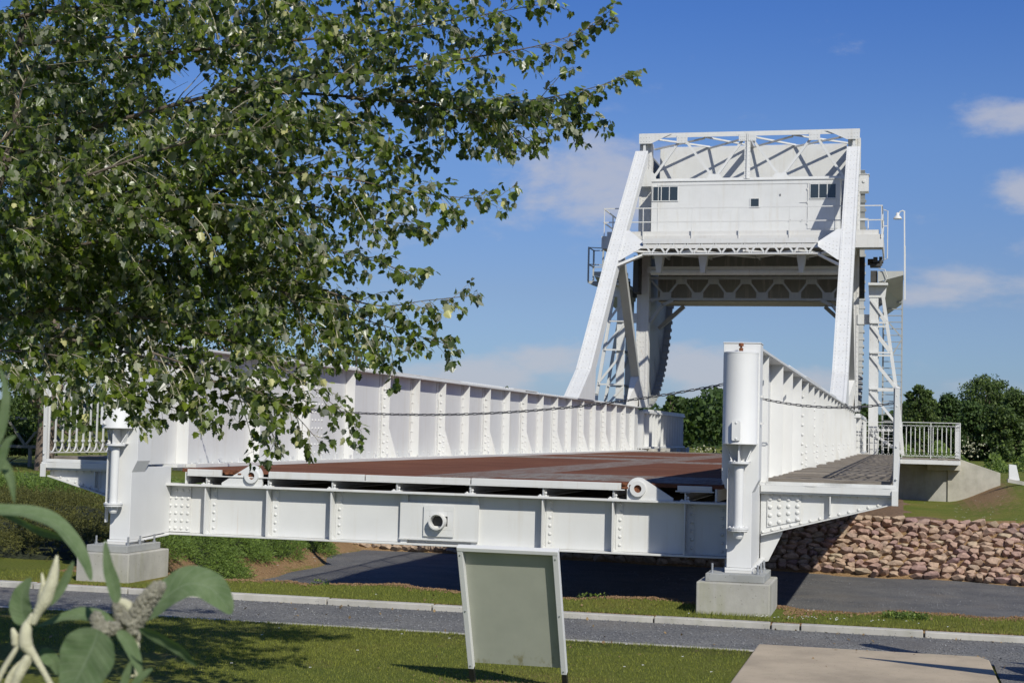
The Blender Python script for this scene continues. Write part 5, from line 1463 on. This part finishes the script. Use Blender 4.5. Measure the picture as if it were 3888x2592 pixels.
bleaf([(228,1065),(190,940),(195,800),(270,660)], 200, 2.25, (.1,-.9,.25), .3)
bleaf([(420,900),(520,760),(590,620),(632,515)], 80, 2.2, (.5,-.8,.2), .4)
bleaf([(1005,880),(975,720),(930,560),(905,335)], 115, 2.15, (.5,-.85,.1), .3)
bleaf([(1235,1010),(1400,850),(1600,720),(1790,740),(1920,860),(1990,975)], 330, 2.35, (.05,-.75,.65), .22)
bleaf([(985,1105),(860,1020),(700,985),(520,1015),(310,1090)], 165, 2.25, (0,-.6,.8), .3)
bleaf([(850,1110),(800,1250),(730,1400),(650,1560),(560,1760)], 520, 2.05, (.1,-.95,.3), .12, .03)
bleaf([(1010,1120),(1100,1220),(1170,1370),(1215,1520)], 120, 2.15, (.6,-.7,.3), .35)
bleaf([(1195,1095),(1350,1160),(1530,1260),(1640,1360),(1705,1425)], 140, 2.1, (-.2,-.8,-.5), .25)
bleaf([(1060,1620),(1085,1500),(1130,1370)], 70, 2.1, (.5,-.8,.2), .3)
bleaf([(1130,1620),(1220,1520),(1318,1440)], 90, 2.1, (-.2,-.8,.4), .3)
bleaf([(330,1320),(400,1330),(470,1400),(490,1500)], 130, 2.3, (0,-.8,.5), .2)
bleaf([(-160,-330),(-10,-560),(50,-900),(0,-1150)], 85, 2.0, (.5,-.8,.3), .2)
bleaf([(-120,-60),(0,-330),(60,-500),(140,-560)], 80, 2.0, (.5,-.8,.3), .2)
bleaf([(-150,-380),(0,-330),(90,-200),(125,20)], 95, 2.05, (.2,-.8,.5), .3)
bleaf([(60,1620),(130,1500),(230,1380),(300,1290)], 110, 2.2, (.4,-.8,.3), .3, mt=M_CREAM)
J = lambda x, y, d=2.2: at_d(*K(x, y), d)
def shoot(pts, rp, d=2.2):
    st = MB().tube(smooth_path([J(x, y, d) for x, y in pts], 5), [r*.21/FP*d for r in smooth_r(rp, 5)], 9)
    st.build('stem', M_CREAM, bud, smooth=True)
def smooth_r(r, n):
    out = []
    for i in range(len(r)-1):
        for k in range(n): out.append(r[i]+(r[i+1]-r[i])*k/n)
    return out+[r[-1]]
shoot([(470,1650),(380,1480),(290,1330),(220,1230),(225,1100),(250,1040),(290,980)], [34,32,42,80,62,40,38])
shoot([(-60,1640),(30,1450),(110,1320),(165,1230)], [30,32,30,26])
shoot([(280,1060),(330,950),(390,850),(440,720),(470,600),(490,470)], [38,55,80,70,50,12])
shoot([(330,960),(350,830),(370,720),(360,620)], [22,34,30,8])
shoot([(130,1240),(125,1160),(105,1095)], [40,44,15])
shoot([(900,1160),(970,1080),(1060,1010)], [20,22,24]); shoot([(1180,1110),(1180,1010),(1100,900),(1020,860)], [60,70,60,38])
shoot([(1180,1120),(1175,1350),(1190,1700)], [36,30,34])
shoot([(100,1640),(170,1480),(240,1350),(290,1285)], [40,62,50,12])
shoot([(975,1700),(1060,1560),(1150,1500)], [22,30,8])
random.seed(77)
def flower(axis, R0, n, d=2.2):
    b = MB(); A_ = [J(x, y, d) for x, y in axis]; P_ = smooth_path(A_, 6); m = len(P_)-1
    for i in range(n):
        u = random.random(); k = min(m-1, int(u*m)); p = P_[k].lerp(P_[k+1], u*m-k); r = R0*.267/FP*d*(1-u)**.6*(1-.3*(1-u))
        dd = rv(); t = (P_[k+1]-P_[k]).normalized(); dd = (dd-t*dd.dot(t)*.6).normalized()
        b.dome(p+dd*r*.55, (dd+t*.5), .0042*random.uniform(.7,1.2), .009, 6)
    b.tube(P_, [max(.001, R0*.62*.267/FP*d*(1-i/m)**.6) for i in range(m+1)], 10)
    return b.build('flower_bud', M_BUD, bud, smooth=True)
flower([(1130,1060),(1200,960),(1290,830),(1375,730)], 150, 420)
flower([(1180,1120),(1080,1020),(1010,900)], 110, 200)
flower([(830,1160),(900,1110),(1000,1090)], 95, 160, 2.18); flower([(860,1120),(850,1060),(820,990)], 60, 90, 2.18)

# --------------------------------------------------------------- invented unseen plates at right, shaped to throw the shadow on the slab
me_ = empty('slab_shadow_caster', (2.0, 9.8, 0), 'invented stand-in of angular plates, out of view, casting the slab shadow', 'shadow caster')
b = MB()
def wing(p, q, r, th=.03): b.prism([p, q, r], (0, th, 0))
wing((.95,10.38,1.60),(2.4,10.05,1.52),(2.4,10.05,.80)); wing((1.25,9.95,1.0),(2.4,9.9,1.15),(2.4,9.9,.45)); wing((1.25,9.8,.62),(2.4,9.8,.7),(2.4,9.8,.05))
b.tube(smooth_path([Vector((1.45,11.25,2.05)), Vector((1.60,11.1,2.05)), Vector((1.82,10.9,1.82)), Vector((2.2,10.65,1.78)), Vector((2.6,10.45,1.6)), Vector((2.8,10.3,.0))], 5), .10, 8)
b.box(2.15, 2.6, 9.7, 10.15, -.05, 1.5); b.prism([(1.20,10.95,0),(2.6,10.95,0),(2.6,10.95,1.3),(1.55,10.95,1.05)], (0,.05,0))
b.build('plates', M_GALV, me_)
